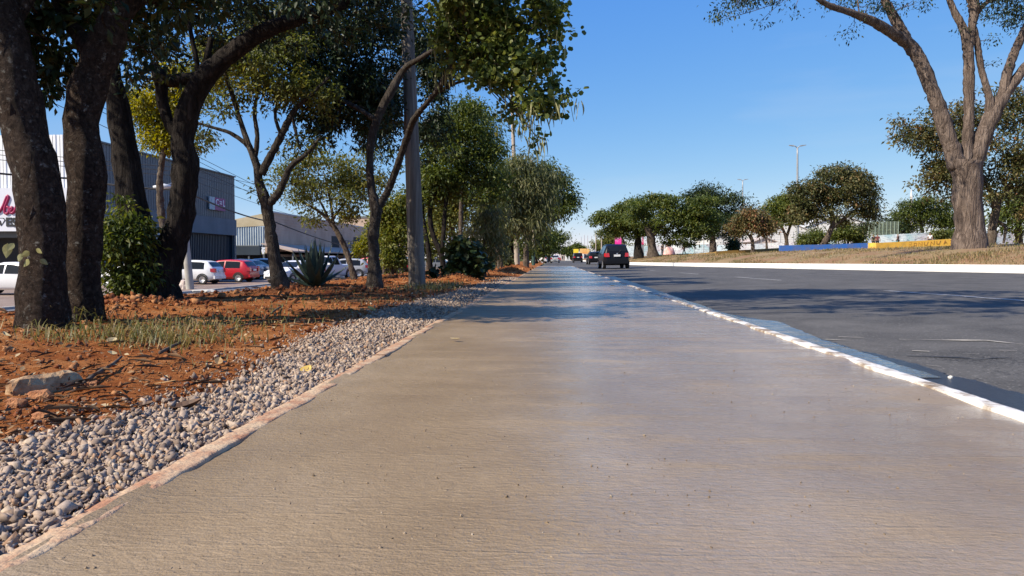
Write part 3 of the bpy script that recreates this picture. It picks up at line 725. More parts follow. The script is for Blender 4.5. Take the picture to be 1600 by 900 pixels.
# --- slim forked tree beside the agave
t3 = tree('slim tree forking low beside the agave, its pale base leaning left', 13.4,
     [[(438, 452, 24), (430, 410, 20), (424, 370, 18), (418, 330, 17), (414, 312, 18), (405, 285, 14), (402, 262, 13), (390, 230, 9), (376, 190, 8), (360, 140, 6), (345, 95, 5)],
      [(420, 318, 15), (436, 300, 12), (447, 275, 10), (456, 258, 9), (480, 240, 6), (500, 215, 4)], [(408, 272, 13), (422, 245, 12), (438, 215, 11), (450, 190, 10), (462, 170, 8), (486, 148, 6), (515, 120, 4)],
      [(396, 246, 8), (385, 226, 7), (360, 208, 6), (335, 200, 5), (308, 192, 4)], [(398, 250, 8), (402, 215, 7), (398, 175, 6), (405, 130, 5), (410, 90, 4)], [(456, 180, 6), (462, 205, 5), (466, 225, 4)], [(440, 212, 6), (430, 180, 5), (440, 140, 4)]],
     [(365, 110, 62, 48, 0, 1), (430, 105, 66, 48, 0, 1), (345, 165, 30, 22, 0, .5), (500, 150, 46, 40, .4, .7), (470, 235, 34, 26, .3, .5), (420, 160, 34, 24, 0, .5), (312, 225, 14, 18, 0, .6), (400, 60, 90, 40, .5), (470, 290, 30, 22, .2, .4), (405, 295, 16, 12, 0, .3)],
     6800, 0.095, BK_T5, LF_OLIVE, 5, group=ROADSIDE, sides=14, clump=.22, droop=.25)
# --- leaning little tree with a thin yellowing crown
tree('thin leaning tree with sparse yellowing crown behind the agave', 18.5,
     [[(556, 446, 10), (548, 415, 9), (538, 385, 9), (524, 358, 8), (510, 340, 6), (490, 325, 4), (465, 312, 3)], [(522, 356, 6), (518, 325, 4), (512, 295, 3), (506, 270, 2)], [(516, 346, 5), (540, 315, 3), (556, 290, 2)], [(514, 342, 4), (492, 300, 3), (470, 275, 2)]],
     [(500, 275, 62, 34), (545, 300, 40, 30), (460, 300, 30, 34, 0, .7), (510, 330, 44, 20, 0, .7), (575, 270, 34, 36), (440, 275, 24, 22, 0, .5)], 4600, 0.10, BK_GREY, LF_OLIVE, 6, group=ROADSIDE, clump=.26, inner=.2, tone_bias=.1)
# --- forked tree in front of the timber pole, dense dark crown
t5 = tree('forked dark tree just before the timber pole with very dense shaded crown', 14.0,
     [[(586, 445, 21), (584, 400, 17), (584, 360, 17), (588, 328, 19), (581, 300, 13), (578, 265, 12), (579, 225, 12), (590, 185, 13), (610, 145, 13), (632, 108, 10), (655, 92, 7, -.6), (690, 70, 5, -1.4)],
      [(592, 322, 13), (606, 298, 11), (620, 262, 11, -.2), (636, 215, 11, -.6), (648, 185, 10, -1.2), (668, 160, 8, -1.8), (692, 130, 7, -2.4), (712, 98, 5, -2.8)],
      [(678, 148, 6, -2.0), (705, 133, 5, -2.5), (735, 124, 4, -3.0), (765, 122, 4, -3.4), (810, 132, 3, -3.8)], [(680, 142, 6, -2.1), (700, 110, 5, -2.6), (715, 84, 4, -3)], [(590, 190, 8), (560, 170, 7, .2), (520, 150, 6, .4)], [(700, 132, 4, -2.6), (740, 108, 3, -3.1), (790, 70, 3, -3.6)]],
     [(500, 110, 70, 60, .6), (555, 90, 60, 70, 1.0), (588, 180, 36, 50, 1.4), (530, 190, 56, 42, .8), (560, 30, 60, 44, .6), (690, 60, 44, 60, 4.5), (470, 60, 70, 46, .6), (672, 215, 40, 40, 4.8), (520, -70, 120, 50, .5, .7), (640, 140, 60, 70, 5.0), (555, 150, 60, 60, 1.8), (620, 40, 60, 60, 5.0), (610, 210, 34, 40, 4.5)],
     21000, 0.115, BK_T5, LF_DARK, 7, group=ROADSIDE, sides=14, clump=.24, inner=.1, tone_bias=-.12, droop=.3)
# pod-bearing side of that tree, hanging over the path
pod_blobs = [(728, 70, 38, 26, -3.0), (770, 60, 50, 36, -3.4), (820, 45, 44, 50, -3.8), (790, 120, 52, 34, -3.6), (840, 120, 36, 42, -4.0), (722, 20, 44, 26, -3.2), (780, 5, 80, 34, -3.6), (735, 95, 26, 18, -3.2), (845, 165, 30, 20, -4.0, .8),
             (884, 155, 16, 9, -4.2, .7), (838, 215, 13, 10, -4.0, .5), (825, 192, 9, 14, -4.0, .4), (752, 30, 52, 34, -2.8), (800, 170, 34, 14, -3.6, .6), (696, 40, 26, 30, -2.8), (688, 100, 10, 12, -3, .4), (862, 60, 14, 50, -4, .6), (800, -80, 140, 60, -3.6)]
wb = [px_blob(b, 14.0) for b in pod_blobs]
me, pcent = crown_mesh('hanging_crown', wb, 9500, 0.074, 77, 0.35, 'round', 14, 0.15, 1.0, 0.05, .8, .15)
co = np.empty(len(me.vertices) * 3, np.float32); me.vertices.foreach_get('co', co)
co = co.reshape(-1, 3) - np.array(t5.location, dtype=np.float32)[None]; me.vertices.foreach_set('co', co.ravel()); me.update()
LF_POD = leaf_mat('round_leaf', [(0.1, (0.038, 0.066, 0.018)), (0.5, (0.105, 0.145, 0.038)), (0.85, (0.21, 0.23, 0.065)), (1.0, (0.33, 0.29, 0.06))], 0.40)
link('hanging_crown', me, LF_POD, t5)
mb = MB(); rg = random.Random(5)
for (c, r, w), cc in zip(wb, pcent):
    src = P(750, 118, 10.8) if c.x > -1.2 else P(700, 100, 11.2)
    for e in [c] + [Vector(q) for q in cc[:7]]:
        md = src.lerp(e, .5) + Vector((rg.uniform(-.1, .1), rg.uniform(-.1, .1), rg.uniform(0, .2)))
        mb.tube([src, md, e], [0.012, 0.008, 0.003], 5, 0, 1, cap=False)
mb.build('hanging_twigs', BK_GREY, t5, smooth=True)
m_pod = mat('green_seed_pod', (0.15, 0.17, 0.06), (0.30, 0.28, 0.13), scale=3, rough=0.6)
def pod_mesh(k):
    ln = 0.20 + 0.035 * k; n = 7; vs, fs = [], []
    for i in range(n):
        t = i / (n - 1); w = (0.0105 * math.sin(math.pi * min(1, t * 0.9 + 0.1)) + 0.0015); x = 0.03 * math.sin(t * 2.2) * (k - 1.5)
        for a, b_ in ((w, 0), (0, .004), (-w, 0), (0, -.004)): vs.append((x + a, b_, -t * ln))
    for i in range(n - 1):
        for j in range(4): a, b_ = i * 4 + j, i * 4 + (j + 1) % 4; fs.append((a, b_, b_ + 4, a + 4))
    me = bpy.data.meshes.new('seed_pod'); me.from_pydata(vs, [], fs); me.materials.append(m_pod); return me
PODS = [pod_mesh(k) for k in range(4)]
for i in range(210):
    k = rg.choices(range(len(wb)), [0.6 + 0.4 * b[1][0] for b in wb])[0]
    if pod_blobs[k][1] < -20: continue
    c, r, _ = wb[k]; q = Vector(pcent[k][rg.randrange(len(pcent[k]))])
    o = bpy.data.objects.new('seed_pod', PODS[i % 4]); COL.objects.link(o); o.parent = t5
    o.location = q + Vector((rg.uniform(-.15, .15), rg.uniform(-.15, .1), rg.uniform(-.12, .0))) - Vector(t5.location)
    o.rotation_euler = (rg.uniform(-.22, .22), rg.uniform(-.22, .22), rg.uniform(0, 6.3))

# --- dark multi-stemmed trees after the pole and the long row beyond
tree('dark tree with crooked black stems growing behind the timber pole', 23.5,
     [[(694, 436, 9), (690, 400, 8), (676, 365, 8), (672, 330, 7), (680, 300, 6), (690, 270, 5)], [(690, 405, 7), (693, 360, 7), (698, 310, 6), (712, 270, 5), (730, 235, 4)], [(674, 430, 8), (668, 380, 7), (660, 330, 6), (665, 280, 5)]],
     [(700, 250, 52, 44), (735, 240, 44, 40), (680, 300, 36, 30), (745, 290, 42, 30), (715, 205, 40, 26), (665, 270, 26, 40), (720, 180, 40, 18)], 10500, 0.13, BK_BLACK, LF_MID, 8, group=ROADSIDE, clump=.34, inner=.2, tone_bias=-.12)
tree('feathery tree rising behind the dark crooked stems', 27.0, [[(722, 428, 8), (720, 370, 7), (722, 300, 6), (735, 230, 5)]],
     [(735, 190, 34, 24), (700, 195, 30, 18), (765, 215, 26, 26), (760, 255, 30, 30), (715, 225, 40, 24)], 4600, 0.17, BK_GREY, LF_MID, 81, group=ROADSIDE, shape='drop', ratio=.22, clump=.4, droop=.45)
tree('pale leaning tree with yellow-green crown in the middle of the row', 31.0,
     [[(722, 420, 7), (716, 390, 7), (708, 362, 6), (712, 330, 5), (722, 300, 4)], [(709, 365, 5), (698, 335, 4)]],
     [(715, 330, 40, 34), (690, 355, 24, 24), (745, 345, 30, 30), (735, 300, 40, 30), (700, 310, 30, 24)], 5200, 0.15, BK_GREY, LF_OLIVE, 9, group=ROADSIDE, clump=.4, tone_bias=.1)
tree('tall young tree with long drooping pale leaves at the path edge', 25.0,
     [[(757, 425, 5), (756, 395, 4), (758, 360, 4), (764, 320, 3)]],
     [(752, 375, 24, 30), (768, 350, 24, 28), (745, 405, 18, 16), (775, 385, 14, 22), (760, 330, 20, 16)], 2600, 0.17, BK_GREY, LF_PALE, 10, group=ROADSIDE, shape='drop', ratio=.2, droop=.55, clump=.3, inner=.2)
tree('bushy tree with long pale willow-like leaves before the concrete pole', 36.0,
     [[(782, 420, 9), (780, 380, 8), (786, 330, 7), (796, 290, 6)], [(782, 370, 5), (806, 320, 4)]],
     [(790, 300, 44, 36), (825, 300, 32, 34), (812, 268, 38, 22), (840, 325, 22, 30), (800, 350, 38, 26), (850, 292, 22, 26), (775, 340, 26, 30), (830, 360, 20, 22)], 9500, 0.26, BK_GREY, LF_PALE, 11, group=ROADSIDE, shape='drop', ratio=.2, droop=.5, clump=.5, inner=.2)
tree('round green tree leaning out over the path beyond the willow-leaved tree', 46.0,
     [[(822, 416, 8), (824, 370, 7), (838, 320, 6), (856, 300, 4)]],
     [(868, 300, 24, 22), (884, 315, 17, 24), (850, 280, 24, 22), (876, 335, 12, 10, 0, .7), (838, 330, 22, 30), (855, 322, 28, 20), (820, 360, 18, 26)], 6800, 0.22, BK_GREY, LF_MID, 12, group=ROADSIDE, clump=.55, tone_bias=-.12, inner=.2)
tree('dense dark tree filling the gap behind the concrete pole', 52.0, [[(800, 415, 7), (800, 360, 6), (805, 300, 5)]],
     [(790, 360, 30, 30), (815, 390, 14, 18), (805, 330, 40, 30), (775, 385, 20, 20), (770, 310, 40, 40)], 5600, 0.28, BK_BLACK, LF_MID, 13, group=ROADSIDE, clump=.7, tone_bias=-.12)
for i, (lab, Y, px, py, blobs) in enumerate((
        ('distant rounded tree overhanging the road past the row', 125.0, 858, 406, [(858, 378, 12, 14), (871, 374, 10, 12), (880, 373, 6, 7), (866, 385, 12, 9), (850, 385, 10, 16), (862, 366, 8, 8)]),
        ('distant dark tree behind the thin roadside poles', 95.0, 838, 408, [(838, 375, 13, 22), (848, 385, 11, 16), (832, 395, 10, 10), (846, 365, 9, 9)]),
        ('hazy far tree at the bend where the road disappears', 260.0, 893, 404, [(893, 391, 9, 6), (904, 388, 8, 6), (884, 393, 8, 5)]))):
    tree(lab, Y, [[(px, py, 4), (px, py - 12, 3), (px + 2, py - 22, 2)]], blobs, 2600, 0.42 if Y < 200 else .8, BK_GREY, LF_MID, 40 + i, group=ROADSIDE, clump=1.1, tone_bias=-.1, inner=.2, twigs=2)
tree('leafy green sapling between the forked tree and the timber pole', 21.0, [[(612, 440, 7), (612, 400, 6), (614, 360, 4), (618, 330, 3)]],
     [(615, 350, 26, 28), (625, 320, 22, 22), (606, 385, 16, 20), (630, 365, 16, 24), (616, 410, 9, 20), (600, 330, 14, 20), (622, 395, 14, 16)], 4200, 0.12, BK_GREY, LF_MID, 14, group=ROADSIDE, clump=.3, tone_bias=.15)
tree('bright green far shrub tree in the car park behind the leaning tree', 46.0, [[(600, 425, 4), (598, 390, 3), (596, 360, 3)]],
     [(598, 365, 20, 22), (580, 378, 14, 12), (608, 340, 16, 18), (570, 390, 12, 12)], 2600, 0.22, BK_GREY, LF_LIME, 15, clump=.5, tone_bias=-.1)
tree('low dark shrub tree behind the row near the white building', 58.0, [[(668, 424, 4), (668, 395, 3), (672, 370, 3)]],
     [(668, 375, 22, 26), (690, 395, 18, 16), (652, 350, 26, 30), (640, 365, 18, 22), (700, 355, 30, 30)], 3000, 0.3, BK_GREY, LF_MID, 16, clump=.7, tone_bias=-.1)
# bushes
def bush(label, Y, px, py, blobs, n, leaf, lmat, seed, **kw):
    return tree(label, Y, [[(px, py, 4), (px - 3, py - 25, 3), (px - 6, py - 50, 2)], [(px + 3, py, 3), (px + 8, py - 40, 2)], [(px - 4, py, 3), (px - 16, py - 45, 2)]], blobs, n, leaf, BK_GREY, lmat, seed, name='shrub', cat='shrub', bole=False, **kw)
bush('leafy shrub with yellowing top against the black forked trunk', 8.9, 200, 476,
     [(195, 400, 38, 42), (198, 350, 28, 30), (175, 430, 26, 34), (215, 440, 24, 26), (196, 318, 14, 12, 0, .5), (226, 365, 16, 16, .2, .5), (190, 375, 40, 30), (172, 385, 18, 30)], 2300, 0.085, LF_MID, 20, clump=.15, tone_bias=-.18, inner=.15, droop=.35, twigs=8)
bush('dark broad-leaved shrub between crooked stems and path', 20.0, 725, 440,
     [(720, 408, 24, 20), (742, 420, 18, 13), (705, 424, 14, 12), (730, 390, 16, 14), (690, 430, 10, 8)], 1100, 0.17, LF_DARK, 21, shape='round', ratio=.9, clump=.22, tone_bias=.22, twigs=8)
bush('thin reddish-stemmed shrub on the far spoil heap', 44.0, 778, 420, [(778, 404, 12, 12), (790, 410, 8, 7)], 700, 0.2, LF_PALE, 22, clump=.3)
# single yellowed leaves stuck to the nearest trunk
def big_leaf_mesh(m):
    vs, fs = [], []; n = 7
    for i in range(n):
        t = i / (n - 1); w = 0.34 * math.sin(math.pi * t ** 0.8) * (1 - .25 * t); z = -0.10 * t * t
        vs += [(-w, t, z + 0.08 * w), (0, t, z), (w, t, z + 0.08 * w)]
    for i in range(n - 1):
        for j in (0, 1): fs.append((i * 3 + j, i * 3 + j + 1, i * 3 + j + 4, i * 3 + j + 3))
    me = bpy.data.meshes.new('leaf'); me.from_pydata(vs, [], fs); me.materials.append(m); return me
m_yleaf = mat('yellowed_leaf', (0.15, 0.15, 0.045), (0.27, 0.25, 0.10), scale=3, rough=0.6)
YL = big_leaf_mesh(m_yleaf)
for (px, py, s, rx, ry, rz) in ((12, 380, .12, -1.5, .1, .3), (22, 380, .08, -1.2, -.6, 3.4), (33, 396, .07, -1.7, .2, .2), (46, 393, .08, -1.2, 1.0, .4), (56, 389, .065, -1.3, -1.0, -.3), (45, 405, .08, -1.5, .7, -.2), (62, 405, .07, -1.4, -.9, .5)):
    o = bpy.data.objects.new('leaf', YL); COL.objects.link(o); o.parent = t1
    o.location = P(px, py, 5.34) - Vector(t1.location); o.scale = (s, s, s); o.rotation_euler = (rx, ry, rz)

# --- agave
ag = thing('agave', 'large blue-green agave with stiff sword leaves beside the slim forked tree', 'agave', P(492, 452, 14.2))
m_agave = mat('agave_leaf', (0.030, 0.052, 0.040), (0.070, 0.105, 0.078), scale=4, rough=0.55)
vs, fs = [], []; n = 8
for i in range(n):
    t = i / (n - 1); w = 0.062 * (0.75 + 0.6 * t - 1.35 * t * t * t) * (1 - t ** 5) + 0.001
    z = t; y = 0.10 * t * t
    vs += [(-w, y - 0.35 * w, z), (0, y + 0.012 * (1 - t), z), (w, y - 0.35 * w, z), (0, y + 0.05 * (1 - t) + 0.004, z)]
for i in range(n - 1):
    a = i * 4
    fs += [(a, a + 1, a + 5, a + 4), (a + 1, a + 2, a + 6, a + 5), (a + 2, a + 3, a + 7, a + 6), (a + 3, a, a + 4, a + 7)]
agm = bpy.data.meshes.new('leaf'); agm.from_pydata(vs, [], fs); agm.materials.append(m_agave)
rg = random.Random(9)
for i in range(32):
    o = bpy.data.objects.new('leaf', agm); COL.objects.link(o); o.parent = ag
    ring = i / 31; tilt = 0.06 + 1.25 * ring ** 1.3
    o.rotation_euler = (tilt, 0, i * 2.399); L = rg.uniform(.92, 1.06) * (1 - .16 * ring); o.scale = (1.35, 1.0, L)
    o.location = (0, 0, 0.05)

# ------------------------------------------------------------------ right of the road
PARK = 'trees on the grassy rise across the road'
def gt(px, py): return GF(px, py, zR, 10.0)
def ptree(label, px, py, trunk, blobs, n, leaf, lm, seed, bark=BK_GREY, Y=None, **kw):
    q = gt(px, py) if Y is None else P(px, py, Y)
    kw.setdefault('group', PARK)
    limbs = [trunk] if not isinstance(trunk[0], list) else trunk
    if 'ground' not in kw:
        kw['ground'] = float(zR(q.x, q.y)); kw['drop'] = True
    return tree(label, q.y, limbs, blobs, n, leaf, bark, lm, seed, **kw)
big = ptree('huge shaggy-barked tree on the grass with high spreading limbs', 1515, 388,
     [[(1515, 388, 42), (1513, 340, 39), (1512, 300, 38), (1510, 272, 42), (1508, 252, 48)],
      [(1496, 262, 27), (1488, 235, 24), (1478, 205, 22), (1466, 165, 21), (1450, 125, 20), (1436, 92, 19), (1420, 70, 17), (1388, 48, 15, -.6), (1360, 32, 13, -1.2), (1330, 20, 10, -1.8), (1290, 6, 8, -2.4), (1255, -20, 6, -3)],
      [(1440, 100, 14), (1424, 76, 16), (1405, 42, 15), (1385, 5, 12), (1370, -30, 10)],
      [(1508, 255, 20), (1512, 220, 15), (1514, 170, 14), (1514, 120, 15), (1512, 75, 14), (1505, 45, 12), (1492, 20, 9), (1480, -10, 7)],
      [(1514, 75, 12), (1520, 35, 11), (1522, 10, 16), (1512, -20, 12)], [(1522, 25, 10), (1535, 10, 7), (1550, 0, 5), (1580, -6, 4)],
      [(1520, 262, 26), (1530, 230, 25), (1541, 200, 24), (1556, 170, 21), (1572, 145, 16), (1590, 120, 14), (1612, 92, 12), (1640, 50, 10)],
      [(1548, 180, 16), (1545, 150, 10), (1535, 115, 9), (1530, 90, 9), (1526, 62, 9), (1520, 40, 8)], [(1566, 152, 14), (1574, 115, 13), (1586, 80, 12), (1605, 40, 11), (1625, 0, 9)]],
     [(1150, 8, 40, 18, -4, 1), (1132, 30, 20, 14, -4, .8), (1185, 36, 14, 8, -4, .5), (1200, 4, 34, 12, -3.6, .7), (1240, 20, 10, 10, -3, .3), (1335, 42, 14, 14, -1.8, .6), (1355, 10, 30, 12, -1.4, .7), (1345, -30, 60, 20, -1.5, .6), (1420, 6, 36, 10, -.8, .5), (1305, 6, 14, 6, -2, .4), (1190, -40, 110, 34, -4, .6), (1440, -50, 160, 40, 0, .6), (1590, 10, 22, 14, 0, .8), (1550, 62, 18, 5, 0, .5), (1540, 0, 50, 8, 0, .6), (1620, -30, 120, 50, 0), (1500, 52, 6, 8, 0, .3), (1552, 100, 9, 7, 0, .35), (1600, 20, 30, 20)],
     7500, 0.125, LF_DARK, 30, Y=30.0, bark=BK_BIG, sides=20, clump=.34, inner=.15, flare=1.12, tone_bias=.05, droop=.35, jit=.08)
ptree('golden rust-leaved tree standing close behind the huge shaggy trunk', 1548, 382, [[(1548, 382, 12), (1552, 350, 11), (1556, 322, 12), (1545, 295, 6), (1530, 265, 5)], [(1556, 325, 8), (1575, 295, 6), (1590, 260, 5)], [(1550, 340, 4), (1570, 355, 4), (1568, 380, 3)]],
     [(1440, 215, 44, 26), (1480, 235, 50, 40), (1460, 280, 34, 24, 0, .8), (1540, 230, 70, 60), (1590, 200, 50, 60), (1530, 290, 46, 34), (1590, 280, 40, 40), (1420, 200, 26, 16, 0, .6), (1500, 180, 50, 20, 0, .7), (1600, 310, 40, 26), (1480, 310, 16, 14, 0, .3)], 10500, 0.22, LF_RUST, 31, clump=.45, inner=.2, tone_bias=-.06, Y=40.0)
ptree('bushy green tree low at the photograph edge behind the huge trunk', 1590, 374, [[(1592, 374, 8), (1592, 340, 7), (1596, 310, 5)]], [(1580, 345, 24, 26), (1600, 330, 34, 34), (1630, 340, 40, 40)], 3600, 0.26, LF_MID, 32, clump=.55, inner=.2, Y=48.0)
ptree('big rust-tinged spreading tree between blue wall and mural', 1215, 396, [[(1228, 386, 8), (1238, 372, 8), (1246, 350, 7), (1252, 335, 5)], [(1244, 352, 5), (1264, 340, 5), (1282, 325, 4)]][0:1] and
     [[(1285, 386, 8), (1294, 368, 8), (1301, 350, 7), (1300, 330, 5)], [(1298, 358, 6), (1318, 342, 5), (1335, 330, 4)]],
     [(1310, 290, 40, 26), (1265, 305, 30, 20), (1345, 310, 28, 22), (1300, 325, 46, 22), (1355, 340, 18, 14), (1270, 335, 28, 20), (1330, 282, 26, 16), (1246, 298, 14, 9), (1300, 272, 26, 10), (1362, 322, 12, 16)], 9500, 0.27, LF_RUST, 33, clump=.6, inner=.2, Y=62.0, tone_bias=-.16)
ptree('yellow-green tree with slender forked trunk left of the big rusty tree', 1229, 389, [[(1228, 389, 6), (1229, 375, 5), (1224, 360, 4), (1216, 345, 3)], [(1229, 372, 4), (1234, 355, 4), (1240, 342, 3)]],
     [(1218, 325, 26, 17), (1240, 320, 22, 15), (1204, 338, 16, 12), (1236, 340, 20, 12)], 4800, 0.27, LF_MID, 34, clump=.6, inner=.2, Y=70.0, tone_bias=.1)
ptree('small reddish tree behind the darker yellow wall', 1175, 396, [[(1176, 394, 5), (1176, 378, 5), (1172, 366, 3)], [(1176, 380, 3), (1170, 368, 3), (1162, 360, 2)]],
     [(1165, 350, 22, 15), (1190, 352, 18, 14), (1150, 355, 12, 10), (1175, 338, 18, 9), (1200, 358, 10, 8)], 3600, 0.22, LF_RUST, 35, clump=.45, inner=.2, Y=56.0, tone_bias=.14)
ptree('slim young tree with bent trunk before the white sheds', 1200, 390, [[(1198, 388, 3), (1197, 375, 2.5), (1192, 366, 2), (1186, 360, 2)]], [(1195, 355, 12, 8), (1205, 350, 10, 8)], 900, 0.2, LF_OLIVE, 351, clump=.4, Y=60.0)
ptree('tall dark-green tree behind the umbrella trees', 1115, 396, [[(1114, 396, 9), (1113, 370, 9), (1108, 350, 7)], [(1114, 372, 6), (1122, 352, 5)]],
     [(1120, 305, 28, 16), (1100, 325, 34, 24), (1145, 325, 26, 22), (1120, 345, 40, 20), (1155, 345, 16, 14), (1105, 362, 26, 12, 0, .8), (1150, 362, 16, 12, 0, .7), (1090, 310, 14, 10), (1135, 360, 26, 10)], 7800, 0.34, LF_DARK, 36, Y=92.0, clump=.85, inner=.2, tone_bias=.12)
ptree('broad umbrella-crowned tree with thick pale trunk at the kerb', 1020, 401, [[(1020, 401, 15), (1018, 385, 13), (1016, 368, 13), (1010, 350, 9)], [(1018, 370, 8), (1035, 352, 6), (1050, 340, 5)]],
     [(1025, 325, 34, 18), (1060, 330, 34, 18), (1000, 335, 26, 18), (1085, 330, 22, 14), (1045, 350, 36, 15), (1080, 352, 28, 18), (1030, 312, 24, 8), (1060, 372, 24, 12, 0, .8), (1095, 320, 22, 12), (1085, 370, 24, 12, 2, .8), (1040, 366, 18, 10, 1, .7), (1105, 345, 24, 18, 2)], 9500, 0.30, LF_MID, 37, Y=74.0, clump=.7, inner=.2, flare=1.3, tone_bias=-.1, flat=.4)
ptree('umbrella-crowned tree with black trunk next to the pale-trunked one', 998, 402, [[(998, 402, 14), (997, 385, 11), (996, 368, 10), (990, 350, 7)], [(997, 372, 5), (1003, 350, 5)]],
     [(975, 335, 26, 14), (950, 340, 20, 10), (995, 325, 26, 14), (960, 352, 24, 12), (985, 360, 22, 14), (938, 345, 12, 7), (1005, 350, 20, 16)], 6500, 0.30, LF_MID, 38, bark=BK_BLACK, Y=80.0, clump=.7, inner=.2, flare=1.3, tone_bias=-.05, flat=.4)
ptree('thin crooked tree at the kerb by the black hatchback', 982, 404, [[(983, 404, 4), (978, 392, 4), (975, 378, 3), (970, 366, 2)]], [(962, 362, 12, 7), (945, 366, 10, 5), (972, 355, 12, 8)], 1500, 0.28, LF_OLIVE, 39, Y=92.0, clump=.6)
ptree('far brown-green tree behind the pink banner', 948, 402, [[(948, 402, 4), (948, 392, 3), (948, 384, 2)]], [(948, 380, 15, 9), (936, 386, 9, 6), (960, 382, 12, 9)], 1900, 0.7, LF_OLIVE, 400, Y=190.0, clump=1.6)
ptree('flat-topped dark tree beyond the mesh fence', 1385, 376, [[(1385, 376, 4), (1386, 362, 3), (1386, 352, 3)]], [(1385, 352, 20, 10), (1365, 357, 14, 8), (1405, 358, 14, 8)], 3000, 0.5, LF_DARK, 41, Y=150.0, clump=1.2, tone_bias=.2)
ptree('airy grey-green tree above the graffiti wall', 1440, 372, [[(1440, 372, 4), (1440, 355, 4), (1436, 340, 3)], [(1440, 356, 3), (1452, 340, 2)]], [(1425, 330, 22, 14), (1455, 322, 26, 12), (1475, 338, 20, 14), (1440, 348, 26, 10), (1490, 350, 18, 12), (1410, 328, 8, 10)], 5200, 0.36, LF_MID, 42, Y=105.0, clump=.9, inner=.2, tone_bias=-.12)
ptree('round low shrub tree behind the blue wall', 1275, 384, [[(1275, 384, 3), (1274, 376, 3), (1272, 368, 2)]], [(1272, 372, 16, 10), (1258, 378, 8, 6), (1285, 378, 8, 7)], 1900, 0.3, LF_MID, 43, Y=85.0, clump=.6)
ptree('leafy green shrub tree behind the rusty tree trunk', 1325, 382, [[(1325, 382, 3), (1325, 374, 3), (1322, 364, 2)]], [(1325, 364, 18, 13), (1340, 372, 10, 9), (1310, 372, 10, 8)], 2600, 0.3, LF_MID, 44, Y=85.0, clump=.6)
ptree('small clipped round tree against the graffiti wall', 1488, 372, [[(1488, 374, 1.5), (1488, 368, 1.2), (1488, 364, 1)]], [(1488, 365, 4.5, 4)], 500, 0.3, LF_MID, 45, Y=95.0, clump=.4)
ptree('brownish bush tree before the graffiti wall near the white-shirted person', 1470, 374, [[(1470, 374, 2), (1470, 369, 2), (1468, 363, 1.5)]], [(1466, 366, 8, 6), (1475, 369, 7, 5)], 900, 0.3, LF_OLIVE, 46, Y=92.0, clump=.5)
ptree('small conical dark tree by the blue-painted wall', 1145, 394, [[(1145, 394, 1.5), (1145, 384, 1.2), (1145, 378, 1)]], [(1145, 386, 7, 7), (1145, 378, 4, 6)], 900, 0.3, LF_DARK, 47, Y=78.0, clump=.4, tone_bias=.15)
# far woods closing the horizon
rng = np.random.default_rng(3); fb = []
for i in range(150):
    x = rng.uniform(-420, 900); y = rng.uniform(520, 760); h = rng.uniform(5, 9)
    fb.append((Vector((x, y, 1 + h * .5)), (rng.uniform(9, 16), 8, h), 1.0))
me, _ = crown_mesh('far_woods', fb, 22000, 2.2, 99, clump=4.0, inner=.2)
tag(link('far_woods', me, LF_MID), 'low line of distant woods closing the horizon', 'woods', kind='stuff')

